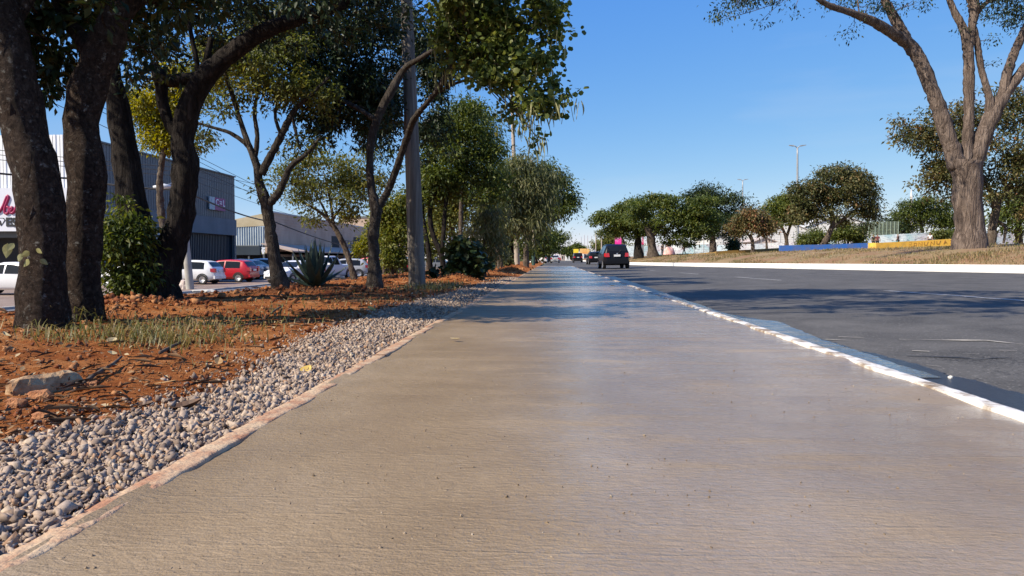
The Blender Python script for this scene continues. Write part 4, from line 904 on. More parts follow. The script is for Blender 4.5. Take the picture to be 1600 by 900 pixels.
# ================================================================== VEHICLES
def paint(name, c, rough=0.32, coat=0.25, spec=.5):
    return mat('paint_' + name, c, tuple(v * 1.04 for v in c), scale=2, rough=rough, coat=coat, spec=spec)
M_GLASS = mat('car_glass', (0.010, 0.012, 0.014), (0.014, 0.016, 0.018), rough=0.10, spec=0.25)
M_TYRE = mat('tyre', (0.018, 0.018, 0.018), (0.028, 0.027, 0.026), scale=20, rough=0.9)
M_RIM = mat('alloy', (0.42, 0.42, 0.43), rough=0.35, metallic=0.7)
M_TRIM = mat('black_trim', (0.018, 0.018, 0.019), rough=0.55)
M_RED = mat('tail_lamp', (0.42, 0.015, 0.02), rough=0.2, coat=0.5)
M_LAMP = mat('head_lamp', (0.55, 0.57, 0.60), rough=0.12, coat=0.8)
M_PLATE = mat('plate', (0.60, 0.60, 0.60), rough=0.5)
KINDS = {   # length, width, roof line (y from the tail, z), belt height, rear glass (y0, y1), screen (y0, y1), doors glass (y0, y1)
    'hatch': (3.9, 1.68, [(0, .52), (.04, .92), (.12, 1.04), (.46, 1.40), (.8, 1.47), (1.6, 1.50), (2.15, 1.46), (2.4, 1.38), (3.02, 1.00), (3.55, .88), (3.82, .70), (3.9, .48)], .93, (.14, .45), (2.36, 3.0), (.62, 2.62)),
    'box':   (3.85, 1.70, [(0, .55), (.03, .95), (.08, 1.08), (.26, 1.50), (.5, 1.60), (1.6, 1.63), (2.1, 1.60), (2.35, 1.50), (2.95, 1.06), (3.5, .95), (3.78, .75), (3.85, .5)], .98, (.09, .27), (2.33, 2.93), (.42, 2.6)),
    'sedan': (4.4, 1.72, [(0, .55), (.04, .92), (.12, 1.0), (.62, 1.03), (1.25, 1.36), (1.7, 1.45), (2.2, 1.45), (2.55, 1.36), (3.2, 1.0), (4.0, .86), (4.32, .68), (4.4, .46)], .94, (.66, 1.24), (2.52, 3.18), (1.05, 2.85)),
    'suv':   (4.3, 1.80, [(0, .6), (.04, 1.0), (.1, 1.12), (.4, 1.56), (.7, 1.64), (1.8, 1.67), (2.3, 1.62), (2.6, 1.52), (3.2, 1.12), (3.9, 1.02), (4.22, .80), (4.3, .55)], 1.04, (.12, .39), (2.57, 3.17), (.55, 2.85)),
    'pickup': (4.9, 1.80, [(0, .6), (.03, 1.08), (.1, 1.10), (1.55, 1.10), (1.62, 1.14), (1.85, 1.62), (2.1, 1.72), (2.9, 1.72), (3.1, 1.64), (3.7, 1.14), (4.5, 1.04), (4.82, .82), (4.9, .55)], 1.06, (1.64, 1.84), (3.08, 3.68), (1.95, 3.35)),
    'jeep':  (3.9, 1.75, [(0, .6), (.02, 1.1), (.05, 1.15), (.12, 1.72), (.3, 1.78), (1.7, 1.80), (2.0, 1.78), (2.15, 1.70), (2.45, 1.15), (3.6, 1.10), (3.85, .9), (3.9, .6)], 1.08, (.06, .12), (2.14, 2.44), (.3, 2.2)),
}
def vehicle(name, label, cat, kind, pnt, loc, yaw, group=None, detail=True):
    Ln, Wd, prof, belt, rg_, sc_, dg_ = KINDS[kind]
    root = thing(name, label, cat, loc, group, yaw)
    py = [p[0] for p in prof]; pz = [p[1] for p in prof]
    def top(y): return float(np.interp(y, py, pz))
    def hw(y, z):
        e = min(y, Ln - y); w = Wd / 2 * (1 - 0.16 * max(0, 1 - e / 0.55) ** 2)
        if z > belt: w *= 1 - 0.30 * (z - belt) / 0.62 * (1.0 if kind != 'jeep' else 0.4)
        elif z < 0.45: w *= 1 - 0.05 * (0.45 - z) / 0.25
        return w
    ys = sorted(set(list(np.linspace(0, Ln, 26)) + py)); V = []; n = 0
    for y in ys:
        zt = top(y); zb = 0.24 if 0.3 < y < Ln - 0.3 else 0.32
        zb = min(zb, zt - 0.1); zr = zt - min(0.10, (zt - zb) * 0.3); sec = []
        wt = hw(y, zr)
        zs = [zb, zb + (zr - zb) * .12, zb + (zr - zb) * .35, zb + (zr - zb) * .6, zb + (zr - zb) * .8, zr]
        half = [(0, zb)] + [(hw(y, z) * (.93 if i == 0 else 1), z) for i, z in enumerate(zs)] + [(wt * .95, zt - .035), (wt * .80, zt - .010), (wt * .4, zt), (0, zt + .004)]
        full = half + [(-x, z) for x, z in reversed(half[1:-1])]
        n = len(full); V += [(x, y - Ln / 2, z) for x, z in full]
    F = []
    for i in range(len(ys) - 1):
        for k in range(n):
            a, b = i * n + k, i * n + (k + 1) % n; F.append((b, a, a + n, b + n))
    F.append(tuple(range(n))); F.append(tuple(reversed([(len(ys) - 1) * n + k for k in range(n)])))
    mb = MB(); mb.add(V, F); mb.build('body', pnt, root, smooth=True, local=True)
    def slab(nm, y0, y1, wf, m, eps=.008, seg=6):
        b = MB(); vs = []
        for i in range(seg + 1):
            y = y0 + (y1 - y0) * i / seg; z = top(y)
            for s in (-1, -.5, 0, .5, 1):
                ww = hw(y, z - .09) * wf; zz = z + eps - (0.022 if abs(s) == 1 else 0.004)
                vs.append((s * ww, y - Ln / 2 - (eps if y < Ln / 2 else -eps) * .8, zz))
        b.add(vs, [(i * 5 + k, i * 5 + k + 1, i * 5 + k + 6, i * 5 + k + 5) for i in range(seg) for k in range(4)])
        return b.build(nm, m, root, smooth=True, local=True)
    slab('rear_window', rg_[0] + .02, rg_[1] - .02, .86, M_GLASS)
    slab('windscreen', sc_[0] + .03, sc_[1] - .03, .88, M_GLASS)
    for s in (-1, 1):
        mid = (dg_[0] + dg_[1]) / 2 + .05
        for a, b in ((dg_[0], mid - .04), (mid + .04, dg_[1])):
            w = MB(); vs = []
            for i in range(6):
                y = a + (b - a) * i / 5; z1 = max(belt + .03, min(top(y) - .11, top(y) - .11)); z0 = belt + .01
                for z in (z0, (z0 + z1) / 2, z1): vs.append((s * (hw(y, z) + .007), y - Ln / 2, z))
            w.add(vs, [(i * 3 + k, i * 3 + k + 1, i * 3 + k + 4, i * 3 + k + 3) for i in range(5) for k in range(2)])
            w.build('side_window', M_GLASS, root, smooth=True, local=True)
        # lamps wrap the corners
        for nm, y0, z0, z1, m in (('tail_lamp', .02, belt - .20, belt + .05, M_RED), ('head_lamp', Ln - .30, .60, .76, M_LAMP)):
            w = MB(); vs = []
            ya, yb = (y0, y0 + .22) if nm == 'tail_lamp' else (y0, Ln - .04)
            end = -Ln / 2 - .012 if nm == 'tail_lamp' else Ln / 2 + .004
            if nm == 'tail_lamp':
                x1 = hw(.02, belt - .1)
                vs = [(s * (x1 - .24), -Ln / 2 - .004, z0), (s * (x1 - .20), -Ln / 2 + .006, z1), (s * (x1 + .01), -Ln / 2 - .004, z0), (s * (x1 + .01), -Ln / 2 + .02, z1), (s * (hw(.24, z0) + .012), -Ln / 2 + .22, z0 + .04), (s * (hw(.24, z1) + .012), -Ln / 2 + .24, z1)]
                # set proud of the tail panel
                vs = [(x, y - .03 if i < 4 else y, z) for i, (x, y, z) in enumerate(vs)]
            else:
                x1 = hw(Ln - .06, .7)
                vs = [(s * (x1 - .34), Ln / 2 - .03, z0), (s * (x1 - .30), Ln / 2 - .09, z1), (s * (x1 + .01), Ln / 2 - .06, z0), (s * (x1 + .01), Ln / 2 - .12, z1), (s * (hw(Ln - .34, z0) + .012), Ln / 2 - .32, z0 + .06), (s * (hw(Ln - .34, z1) + .012), Ln / 2 - .36, z1 + .03)]
                vs = [(x, y + .03 if i < 4 else y, z) for i, (x, y, z) in enumerate(vs)]
            w.add(vs, [(0, 2, 3, 1), (2, 4, 5, 3)]); w.build(nm, m, root, local=True)
        if detail:
            MB().box(s * (hw(sc_[1], belt) + .10) - .09, s * (hw(sc_[1], belt) + .10) + .09, sc_[1] - Ln / 2 - .18, sc_[1] - Ln / 2 - .08, belt + .02, belt + .14).build('mirror', pnt, root, local=True)
    bm_ = MB(); bm_.box(-Wd * .44, Wd * .44, -Ln / 2 - .035, -Ln / 2 + .05, .34, .52); bm_.build('rear_bumper', pnt if detail and kind != 'jeep' else M_TRIM, root, local=True)
    bm_ = MB(); bm_.box(-Wd * .36, Wd * .36, Ln / 2 - .10, Ln / 2 + .025, .30, .46); bm_.build('grille', M_TRIM, root, local=True)
    MB().box(-.21, .21, -Ln / 2 - .05, -Ln / 2 - .015, belt - .18, belt - .05).build('number_plate', M_PLATE, root, local=True)
    MB().box(-.21, .21, Ln / 2 + .015, Ln / 2 + .04, .40, .52).build('number_plate', M_PLATE, root, local=True)
    r = .30 if kind in ('hatch', 'sedan', 'box') else .36
    for s in (-1, 1):
        for yw in (.72, Ln - .78):
            yc = yw - Ln / 2; xo = s * (Wd / 2 + .012); xi = s * (Wd / 2 - .19)
            w = MB()
            for (x, rr) in ((0, 0),): pass
            ring = [(xi, r * .96), (xi + s * .03, r), (xo - s * .03, r), (xo, r * .94), (xo, r * .66)]
            vs = []; k = 18
            for x, rr in ring: vs += [(x, yc + math.cos(2 * math.pi * i / k) * rr, r + math.sin(2 * math.pi * i / k) * rr) for i in range(k)]
            fs = [(j * k + i, j * k + (i + 1) % k, (j + 1) * k + (i + 1) % k, (j + 1) * k + i) for j in range(len(ring) - 1) for i in range(k)] + [tuple(range(k))]
            w.add(vs, fs); wh = w.build('wheel', M_TYRE, root, local=True)
            rm = MB(); vs = []; kk = 20
            for i in range(kk):
                a = 2 * math.pi * i / kk; rr = r * (.66 if True else 0); vs.append((xo + s * .003, yc + math.cos(a) * rr, r + math.sin(a) * rr))
            for i in range(kk):
                a = 2 * math.pi * i / kk; rr = r * (.50 if i % 4 < 2 else .22); vs.append((xo - s * (.0 if i % 4 < 2 else .03), yc + math.cos(a) * rr, r + math.sin(a) * rr))
            rm.add(vs, [(i, (i + 1) % kk, kk + (i + 1) % kk, kk + i) for i in range(kk)] + [tuple(kk + i for i in range(kk))])
            rm.build('rim', M_RIM, wh, local=True)
            ar = MB(); vs = []
            for i in range(13):
                a = math.pi * i / 12
                for rr in (r + .005, r + .075): vs.append((s * (hw(yw, .5) + .006), yc + math.cos(a) * rr, r + math.sin(a) * rr))
            ar.add(vs, [(i * 2, i * 2 + 1, i * 2 + 3, i * 2 + 2) for i in range(12)]); ar.build('wheel_arch', M_TRIM, root, local=True)
    return root
WHITE, RED, SILVER, GREY, BLACK = paint('white', (.72, .72, .72)), paint('red', (.42, .012, .022)), paint('silver', (.38, .39, .41)), paint('grey', (.13, .135, .145)), paint('black', (.006, .006, .008), .35, .04, .22)
BLUEGREY = paint('pale_blue', (.42, .50, .56))
lot = lambda px, py: GF(px, py, lambda x, y: float(z_lot(x, y)), 12)
PARKED = 'cars parked across the service road'
def parked(label, kind, pnt, px, py, yaw, dx=0.0, dy=0.0, Y=None):
    q = lot(px, py); q = Vector((q.x + dx, q.y + dy, 0)); q.z = float(z_lot(q.x, q.y))
    return vehicle('parked_car', label, 'car', kind, pnt, q, R(yaw), PARKED)
parked('white sedan parked before the shop sign, mostly behind the nearest trunk', 'sedan', WHITE, -2, 462, 90, dy=.9)
parked('white hatchback with big red tail lamp beside the leaning concrete pole', 'hatch', WHITE, 292, 445, 90, dx=-.3, dy=.9)
parked('white car half hidden behind the black forked stump', 'sedan', WHITE, 262, 447, 84, dx=-1.2, dy=-.9)
parked('bright red hatchback in the row of parked cars', 'hatch', RED, 344, 441.5, 88, dy=.9)
parked('silver hatchback just beyond the bright red one', 'hatch', SILVER, 366, 437.5, 90, dx=-.3, dy=1.0)
parked('dark grey sedan nosing out beyond the silver hatchback', 'sedan', GREY, 393, 437, -92, dx=-.6, dy=1.6)
parked('pale blue-white hatchback behind the grey sedan', 'hatch', BLUEGREY, 402, 434, 90, dx=-1.2, dy=3.2)
parked('white sedan facing the camera beside the slim forked tree', 'sedan', WHITE, 441, 444, 163, dx=.2, dy=1.8)
parked('white pickup with raised body half hidden by the agave', 'pickup', WHITE, 487, 438, 165, dx=.3, dy=2.2)
parked('grey hatchback seen between agave and leaning tree', 'hatch', SILVER, 532, 434, 100, dy=1.0)
parked('small red car left of the forked dark tree', 'hatch', RED, 571, 426, 80, dy=1.0)
parked('dark car behind the forked dark tree trunk', 'hatch', BLACK, 589, 433, 100, dx=.5, dy=1.0)
parked('white off-roader left of the timber pole', 'suv', WHITE, 626, 421.5, -88, dy=1.0)
parked('silver car hidden behind leaves left of the white off-roader', 'hatch', SILVER, 603, 425, -90, dy=1.0)
parked('dark car behind the crooked black stems', 'sedan', GREY, 683, 424, -90, dy=1.0)
parked('white car between crooked black stems and bushes', 'hatch', WHITE, 736, 417, -90, dy=1.0)
def on_road(label, kind, pnt, px, py, yaw=0.0, name='car', dy=0.0):
    q = GR(px, py); q.y += dy; q.z = road_z(q.x)
    r = vehicle(name, label, 'car', kind, pnt, q, R(yaw), 'cars driving away on the main road')
    r.rotation_euler = (0, -math.atan(ROAD_B), R(yaw)); return r
blk = on_road('black hatchback driving away, nearest car on the main road', 'box', BLACK, 962, 420.2, 3.0, dy=1.9)
b = MB(); b.tube([(-.02, -1.93, .93), (.02, -1.93, .96), (.25, -1.86, 1.20)], .012, 5); b.build('wiper', M_TRIM, blk, local=True)
b = MB(); b.disc((0, -1.965, .99), (0, -1, .1), .045, 12); b.build('badge', M_RIM, blk, local=True)
on_road('second black hatchback driving just ahead of the nearest one', 'hatch', BLACK, 930.5, 413.3, 3.0, dy=1.9)
on_road('dark boxy off-roader farther down the main road', 'jeep', BLACK, 903, 410.2, 1.5, dy=1.9)
on_road('silver car at the left edge of the road by the path end', 'sedan', SILVER, 867, 411.0, 0, dy=2)
on_road('tiny red car far down the road', 'hatch', RED, 873, 407.6, 0, dy=2)
q = G(840, 411.2, -.05); vehicle('car', 'small white car parked at the path end beyond the green-based pole', 'car', 'box', WHITE, q, R(70), 'cars by the path end')
q = G(848, 410.8, -.05); vehicle('car', 'small dark car beside the thin roadside pole', 'car', 'sedan', GREY, q, R(80), 'cars by the path end')

# ================================================================== BUILDINGS ON THE LEFT
M_CLAD = mat('grey_cladding', (0.10, 0.112, 0.122), (0.12, 0.132, 0.142), scale=.4, rough=0.5, spec=.4)
M_CLADW = mat('white_cladding', (0.70, 0.72, 0.74), (0.78, 0.79, 0.80), scale=.8, rough=0.45)
M_BLUE = mat('dark_blue_sheet', (0.018, 0.032, 0.048), (0.028, 0.045, 0.065), scale=.6, rough=0.5)
M_DARKIN = mat('painted_dark_interior', (0.012, 0.013, 0.015), (0.03, 0.03, 0.032), scale=.5, rough=0.8)  # darkness of unlit shop insides and openings put into the colour
M_GREYW = mat('grey_render', (0.135, 0.155, 0.17), (0.17, 0.19, 0.205), scale=.7, rough=0.9)
M_SIGNW = mat('sign_white', (0.62, 0.64, 0.70), (0.66, 0.68, 0.73), scale=.5, rough=0.5)
M_MAG = mat('sign_magenta', (0.30, 0.015, 0.075), rough=0.4)
M_BLK = mat('sign_black', (0.012, 0.014, 0.018), rough=0.5)
XS, Y1, Y2 = -29.3, 42.0, 64.3
ZT, ZB, Z0 = 8.25, 4.30, -1.0
bd = thing('shop_building', 'large grey metal-clad shop building with white front behind the trunks', 'building', (XS - 10, (Y1 + Y2) / 2, Z0))
MB().box(XS - 30, XS - 0.12, Y1 + .10, Y2, ZB - .05, ZT - .002).build('upper_wall', M_CLAD, bd)
rib = MB()
for k in range(int((Y2 - Y1) / .32)):
    y = Y1 + .2 + k * .32; rib.box(XS - .12, XS - .098, y, y + .18, ZB, ZT)
rb = rib.build('cladding_ribs', M_CLAD, bd); rb['kind'] = 'stuff'
MB().box(XS - .16, XS + .02, Y1 - .02, Y2 + .03, ZT - .001, ZT + .10).build('parapet_cap', M_CLAD, bd)
MB().box(XS - .10, XS + .01, Y1 + .1, Y2 + .02, ZB - 1.5 + .05, ZB - .01).build('lower_band', M_GREYW, bd)
pm = None
for k in range(30):
    x1 = XS + .02 - k * .46
    if pm is None:
        vs = [(-.44, -.0, 0), (-.40, -.06, 0), (-.24, -.06, 0), (-.22, -.02, 0), (0, -.02, 0)]
        b = MB(); b.add([(x, y, z) for z in (4.3, ZT + .05) for x, y, _ in vs], [(i, i + 1, i + 6, i + 5) for i in range(4)])
        pm = bpy.data.meshes.new('wall_panel'); pm.from_pydata(b.v, [], b.f); pm.materials.append(M_CLADW)
    o = bpy.data.objects.new('wall_panel', pm); COL.objects.link(o); o.parent = bd; o.location = Vector((x1, Y1 + .05, 0)) - Vector(bd.location)
MB().box(XS - 30, XS - .3, Y1 + 1.2, Y1 + 1.4, Z0, ZB).build('recessed_front', M_DARKIN, bd)  # dark panel, the recess shade is in its colour
MB().box(XS - 30, XS - .05, Y1 + .12, Y1 + 1.2, 2.0, ZB - .1).build('front_lintel', M_CLAD, bd)
# ground floor on the long side: grey render with a doorway, then dark blue sheeting between posts
dy0, dy1 = 51.0, 53.6
MB().box(XS - .35, XS - .15, Y1 + 1.4, dy0, Z0, ZB - 1.46).build('lower_wall', M_GREYW, bd)
MB().box(XS - 1.2, XS - 1.0, dy0, dy1, Z0, ZB - 1.5).build('door', M_GREYW, bd)
fr = MB(); fr.box(XS - .2, XS + .0, dy0 - .12, dy0, Z0, 2.6); fr.box(XS - .2, XS + .0, dy1, dy1 + .14, Z0, 2.6); fr.box(XS - .2, XS - .02, dy0, dy1, 2.48, 2.6)
fr.build('door_frame', mat('frame_white', (.5, .53, .55), rough=.5), bd)
MB().box(XS - .6, XS - .45, dy1, Y2, Z0, ZB - 1.46).build('blue_sheeting', M_BLUE, bd)
rb = MB()
for k in range(36): rb.box(XS - .45, XS - .38, dy1 + .2 + k * .29, dy1 + .32 + k * .29, Z0 + 1.0, ZB - 1.5)
o = rb.build('sheeting_ribs', M_BLUE, bd); o['kind'] = 'stuff'
for y in (dy1 + .3, Y2 - .35): MB().box(XS - .3, XS - .03, y, y + .32, Z0, ZB - 1.46).build('post', M_CLAD, bd)
MB().box(XS - 30, XS - .15, Y2 - .1, Y2 - .02, Z0, ZB).build('end_wall', M_GREYW, bd)
# shop sign across the front
sg = thing('shop_sign', 'white shop sign with magenta script and black capitals below white cladding', 'sign', (-32, Y1 - .4, 3.4))
MB().box(-45, -28.75, Y1 - .45, Y1 - .12, 1.72 + .65, 4.36 + .65).build('board', M_SIGNW, sg)
YS = Y1 - .47
def sgp(px, py): return P(px, py, YS)
def stroke(pts, w, m, name='letter'):
    b = MB(); q = [(sgp(*p), w) for p in pts]; sp = smooth_path(q, .05)
    b.tube([p for p, _ in sp], [r for _, r in sp], 8); return b.build(name, m, sg, smooth=True)
lw = .085
stroke([(-26, 330), (-20, 320), (-13, 322), (-15, 333), (-22, 334), (-24, 326), (-16, 321), (-12, 332), (-6, 333)], lw, M_MAG)
stroke([(-6, 333), (0, 330), (5, 322), (9, 312), (12, 306), (13.5, 309), (11, 316), (8, 324), (7.5, 331), (10, 334), (14, 331), (14.5, 325), (11, 323)], lw, M_MAG)
stroke([(13, 330), (16, 330), (19, 327), (19, 324), (16.5, 325), (16, 330), (18.5, 333), (22, 331), (25, 326)], lw, M_MAG)
stroke([(23, 330), (26, 322), (29, 312), (31, 306), (32, 309), (29.5, 318), (27, 328), (28, 333), (32, 331)], lw, M_MAG)
def text(s, loc, size, m, parent, rot, name='letter', ext=.02, bold=0.0, sx=1.0):
    cu = bpy.data.curves.new(name, 'FONT'); cu.body = s; cu.size = size; cu.extrude = ext; cu.offset = bold; cu.align_x = 'CENTER'; cu.align_y = 'CENTER'
    tmp = bpy.data.objects.new(name, cu); me = bpy.data.meshes.new_from_object(tmp); bpy.data.objects.remove(tmp); bpy.data.curves.remove(cu)
    me.materials.clear(); me.materials.append(m); o = bpy.data.objects.new(name, me); COL.objects.link(o); o.parent = parent
    o.location = Vector(loc) - Vector(parent.location); o.rotation_euler = rot; o.scale = (sx, 1, 1); return o
text('E', sgp(13.5, 347.5), .70, M_BLK, sg, (R(90), 0, 0), bold=.035)
text('S', sgp(22, 348), .70, M_BLK, sg, (R(90), 0, 0), bold=.035)
# the V is a cut gem
b = MB(); v = [sgp(*p) for p in ((-5.5, 344), (-3, 340.5), (6, 340.5), (8.5, 344), (1.5, 353.5))]
b.add(v, [(0, 4, 3, 2, 1)]); b.build('gem_letter', M_BLK, sg)
b = MB(); v = [sgp(*p) + Vector((0, -.012, 0)) for p in ((-2.4, 343.5), (-1.4, 341.6), (4.4, 341.6), (7.2, 343.5), (3.4, 350.0), (1.8, 345))]
b.add(v, [(0, 5, 3, 2, 1), (5, 4, 3)]); b.build('gem_face', M_SIGNW, sg)
# small sign on the long wall
YA, YB = 59.0, 61.9
ws = thing('wall_sign', 'small pale and magenta sign on the grey side wall', 'sign', (XS + .05, (YA + YB) / 2, 5.3))
zs0, zs1 = .65 + (405 - 327) * 60.5 / FPX, .65 + (405 - 307) * 60.5 / FPX
MB().box(XS + .02, XS + .10, YA, YA + .95, zs0, zs1).build('pale_panel', mat('sign_pale', (.30, .38, .42), rough=.5), ws)
MB().box(XS + .02, XS + .10, YA + .96, YB, zs0, zs1).build('magenta_panel', mat('sign_plum', (.22, .03, .14), rough=.5), ws)
for s, yy in (('I', YA + .5), ('C', YA + 1.35), ('=', YA + 2.0), ('L', YA + 2.6)):
    text(s, (XS + .12, yy, (zs0 + zs1) / 2 + .1), .8, M_SIGNW, ws, (R(90), 0, R(90)), bold=.012)

# brown warehouse with gabled front and awnings
M_BROWN = mat('brown_block', (0.40, 0.295, 0.225), (0.52, 0.40, 0.31), scale=.5, rough=0.95, bump=.01)
M_YELC = mat('weathered_cream', (0.42, 0.35, 0.22), (0.55, 0.47, 0.33), scale=.6, rough=0.95)
M_CORR = mat('pale_corrugated', (0.30, 0.36, 0.40), (0.42, 0.48, 0.52), scale=.5, rough=0.6)
M_AWN = mat('brown_awning', (0.38, 0.285, 0.22), (0.48, 0.38, 0.31), scale=.8, rough=0.9)
wh = thing('warehouse', 'brown block warehouse with cream gable and corrugated front beyond the grey building', 'building', (-34, 90, -.6))
YF = 76.0
def fp(px, py, Y=YF): return P(px, py, Y)
b = MB()
v = [fp(350, 346), fp(424, 331), fp(424, 352), fp(350, 356)]; w2 = [p + Vector((0, .6, 0)) for p in v]
b.add(v + w2, [(0, 3, 2, 1), (0, 1, 5, 4), (1, 2, 6, 5), (2, 3, 7, 6)]); b.build('gable', M_YELC, wh)
for k in range(24):
    pass
b = MB(); x0, x1 = fp(350, 380).x, fp(424, 380).x; zt_, zb_ = fp(0, 355).z, fp(0, 387).z
nn = 40; prof = [(x0 + (x1 - x0) * i / nn, YF + (.0 if i % 2 else .10)) for i in range(nn + 1)]
b.add([(x, y, z) for z in (zb_, zt_) for x, y in prof], [(i, i + 1, nn + i + 2, nn + i + 1) for i in range(nn)]); b.build('corrugated_front', M_CORR, wh)
xw = fp(425, 380).x; Ye = 118.0
def side_z(py, Y): return .65 + (405 - py) * Y / FPX
zA, zB_ = side_z(331, YF), side_z(331, YF) + .2
courses = MB()
hh = (zA - 0.9) / 16
for k in range(16):     # block courses, joints set back
    z = .9 + k * hh; courses.box(xw - .3, xw + (.02 if k % 2 else .035), YF + .02, Ye, z + .03, z + hh)
o = courses.build('block_courses', M_BROWN, wh); o['kind'] = 'stuff'
MB().box(xw - .8, xw - .02, YF + .01, Ye - .1, -.7, zA).build('side_wall', M_BROWN, wh)
MB().box(xw - .9, xw + .12, YF - .1, Ye, zA + .005, zA + .18).build('roof_edge', mat('pale_roof', (.45, .45, .44), rough=.7), wh)
for (y, h) in ((97, 1.6), (108, 1.8)): MB().box(xw + .03, xw + .09, y, y + 3.4, 2.3, 2.3 + h).build('window', M_DARKIN, wh)
rl = MB()
for k in range(7): rl.box(xw + 1.0, xw + 1.06, 99 + k * 1.3, 99.06 + k * 1.3, 2.0, 3.3)
rl.box(xw + .98, xw + 1.08, 98.8, 107.3, 3.3, 3.38); rl.box(xw + .98, xw + 1.07, 98.8, 107.3, 2.6, 2.66); rl.build('balcony_rail', M_TRIM, wh)
b = MB(); a0 = Vector((xw + .05, YF + 4, 2.05)); 
b.add([(xw + .04, YF - 3, 2.35), (xw + 3.4, YF - 3, 1.55), (xw + 3.4, Ye, 1.55), (xw + .04, Ye, 2.35), (xw + .04, YF - 3, 2.25), (xw + 3.4, YF - 3, 1.40), (xw + 3.4, Ye, 1.40), (xw + .04, Ye, 2.25)], [(0, 1, 2, 3), (7, 6, 5, 4), (0, 4, 5, 1), (1, 5, 6, 2), (3, 2, 6, 7)]); b.build('awning', M_AWN, wh)
for y in (YF - 2.6, YF + 6, YF + 16, YF + 28): MB().box(xw + 3.2, xw + 3.34, y, y + .14, -.7, 1.5).build('awning_post', M_GREYW, wh)
MB().box(xw - .02, xw + .02, YF + .5, Ye, -.65, 1.9).build('shop_front', M_DARKIN, wh)
MB().box(x0 - 1, xw + .3, YF - 4, YF - 3.6, 1.1, 2.0).build('dark_fascia', M_BLUE, wh)
MB().box(x0 - 1, xw - .1, YF - .6, YF - .4, -.7, 1.2).build('recess_shade_panel', M_DARKIN, wh)  # flat dark panel, shade under the canopy put into its colour
MB().box(x0 - 1, xw + .2, YF - 4, YF - .5, 2.02, 2.10).build('canopy_roof', M_GREYW, wh)
for k in range(4): MB().box(x0 + 1.2 + k * 1.6, x0 + 1.35 + k * 1.6, YF - 3.9, YF - 3.75, -.7, 1.1).build('canopy_post', M_CLAD, wh)
def house(label, x0, x1, y0, y1, z1, m, win, name='building', roof=None, z0=-.6):
    r = thing(name, label, 'building', ((x0 + x1) / 2, (y0 + y1) / 2, z0))
    MB().box(x0, x1, y0, y1, z0 - .5, z1).build('wall', m, r)
    MB().box(x0 - .15, x1 + .15, y0 - .15, y1 + .15, z1 + .002, z1 + .3).build('roof', roof or M_GREYW, r)
    for (xa, xb, za, zb) in win: 
        f = MB().box(xa, xb, y0 - .06, y0 - .01, za, zb).build('window', M_DARKIN, r)
        MB().box(xa - .1, xb + .1, y0 - .12, y0 - .005, za - .14, za - .01).build('sill', m, f)
    for k in range(int((y1 - y0) / 5)):
        MB().box(x1 + .01, x1 + .06, y0 + 1.5 + k * 5, y0 + 3.6 + k * 5, z1 - 2.4, z1 - 1.0).build('window', M_DARKIN, r)
    return r
M_WB = mat('white_building', (.60, .60, .58), (.72, .72, .70), scale=.3, rough=.9)
M_PINK = mat('faded_pink_render', (.42, .34, .30), (.52, .44, .39), scale=.3, rough=.9)
def hx(px, Y): return (px - 861) / FPX * Y
house('white two-storey building with window rows behind the timber pole', hx(640, 122), hx(700, 122), 122, 140, 5.2, M_WB, [(hx(646 + 10 * k, 122), hx(651 + 10 * k, 122), z, z + 1.1) for k in range(5) for z in (.9, 3.2)])
house('long white shed seen between the crooked black stems', hx(700, 140), hx(772, 140), 140, 165, 5.6, M_WB, [(hx(712 + 14 * k, 140), hx(720 + 14 * k, 140), 1.2, 2.6) for k in range(4)])
house('low pale wall building behind the leaning tree', hx(556, 112), hx(612, 112), 112, 121, 2.6, M_WB, [(hx(585, 112), hx(597, 112), .2, 1.6)])
house('dark-roofed brown building rising behind the warehouse', hx(530, 130), hx(640, 130), 130, 150, 8.4, M_BROWN, [(hx(560 + 16 * k, 130), hx(570 + 16 * k, 130), 4.2, 6.0) for k in range(4)])
for i, (lab, pa, pb, Y, h, m) in enumerate((('faint pinkish low building far down the left side', 876, 890, 330, 4.4, M_PINK), ('far white low building at the road bend', 884, 896, 300, 4.0, M_WB), ('far pale shop beneath the yellow billboard', 893, 925, 270, 3.0, M_PINK), ('white far shed beside the blue billboard', 900, 912, 255, 3.6, M_WB))):
    house(lab, hx(pa, Y), hx(pb, Y), Y, Y + 14, h, m, [(hx(pa + 2 + 4 * k, Y), hx(pa + 4 + 4 * k, Y), .8, 2.2) for k in range(2)], z0=-.2)

# ================================================================== POLES, WIRES, SIGNS
M_WOOD = bark_mat('weathered_pole_wood', (0.09, 0.078, 0.065), (0.16, 0.14, 0.118), (0.26, 0.235, 0.20), scale=10, depth=.008, stretch=(1, 1, .05))
M_PCON = mat('pole_concrete', (.30, .28, .245), (.42, .40, .36), scale=1.2, rough=.9, bump=.004)
M_PCON2 = mat('dusty_pole_concrete', (.30, .26, .215), (.42, .36, .30), scale=1.2, rough=.9, bump=.004)
M_STEEL = mat('galvanised_steel', (.27, .28, .29), (.36, .37, .38), scale=1, rough=.5, metallic=.3)
M_WIRE = mat('cable_black', (.015, .015, .016), rough=.6)
def pole(name, label, bot, top, r0, r1, m, cat='pole', group=None, n=14):
    bot, top = Vector(bot), Vector(top); r = thing(name, label, cat, bot, group)
    pts = [bot - Vector((0, 0, .4))] + [bot.lerp(top, t) for t in np.linspace(0, 1, 14)]
    MB().tube(pts, [r0] + list(np.linspace(r0, r1, 14)), n, .015, 3).build('shaft', m, r, smooth=True); return r
s16 = 15.9 / FPX
wp = pole('timber_pole', 'thick weathered timber utility pole standing at the earth strip', P(652, 446, 15.9), P(633, -60, 15.9), 13.6 * s16, 8.6 * s16, M_WOOD)
bz = lambda px, py, Y: P(px, py, Y)
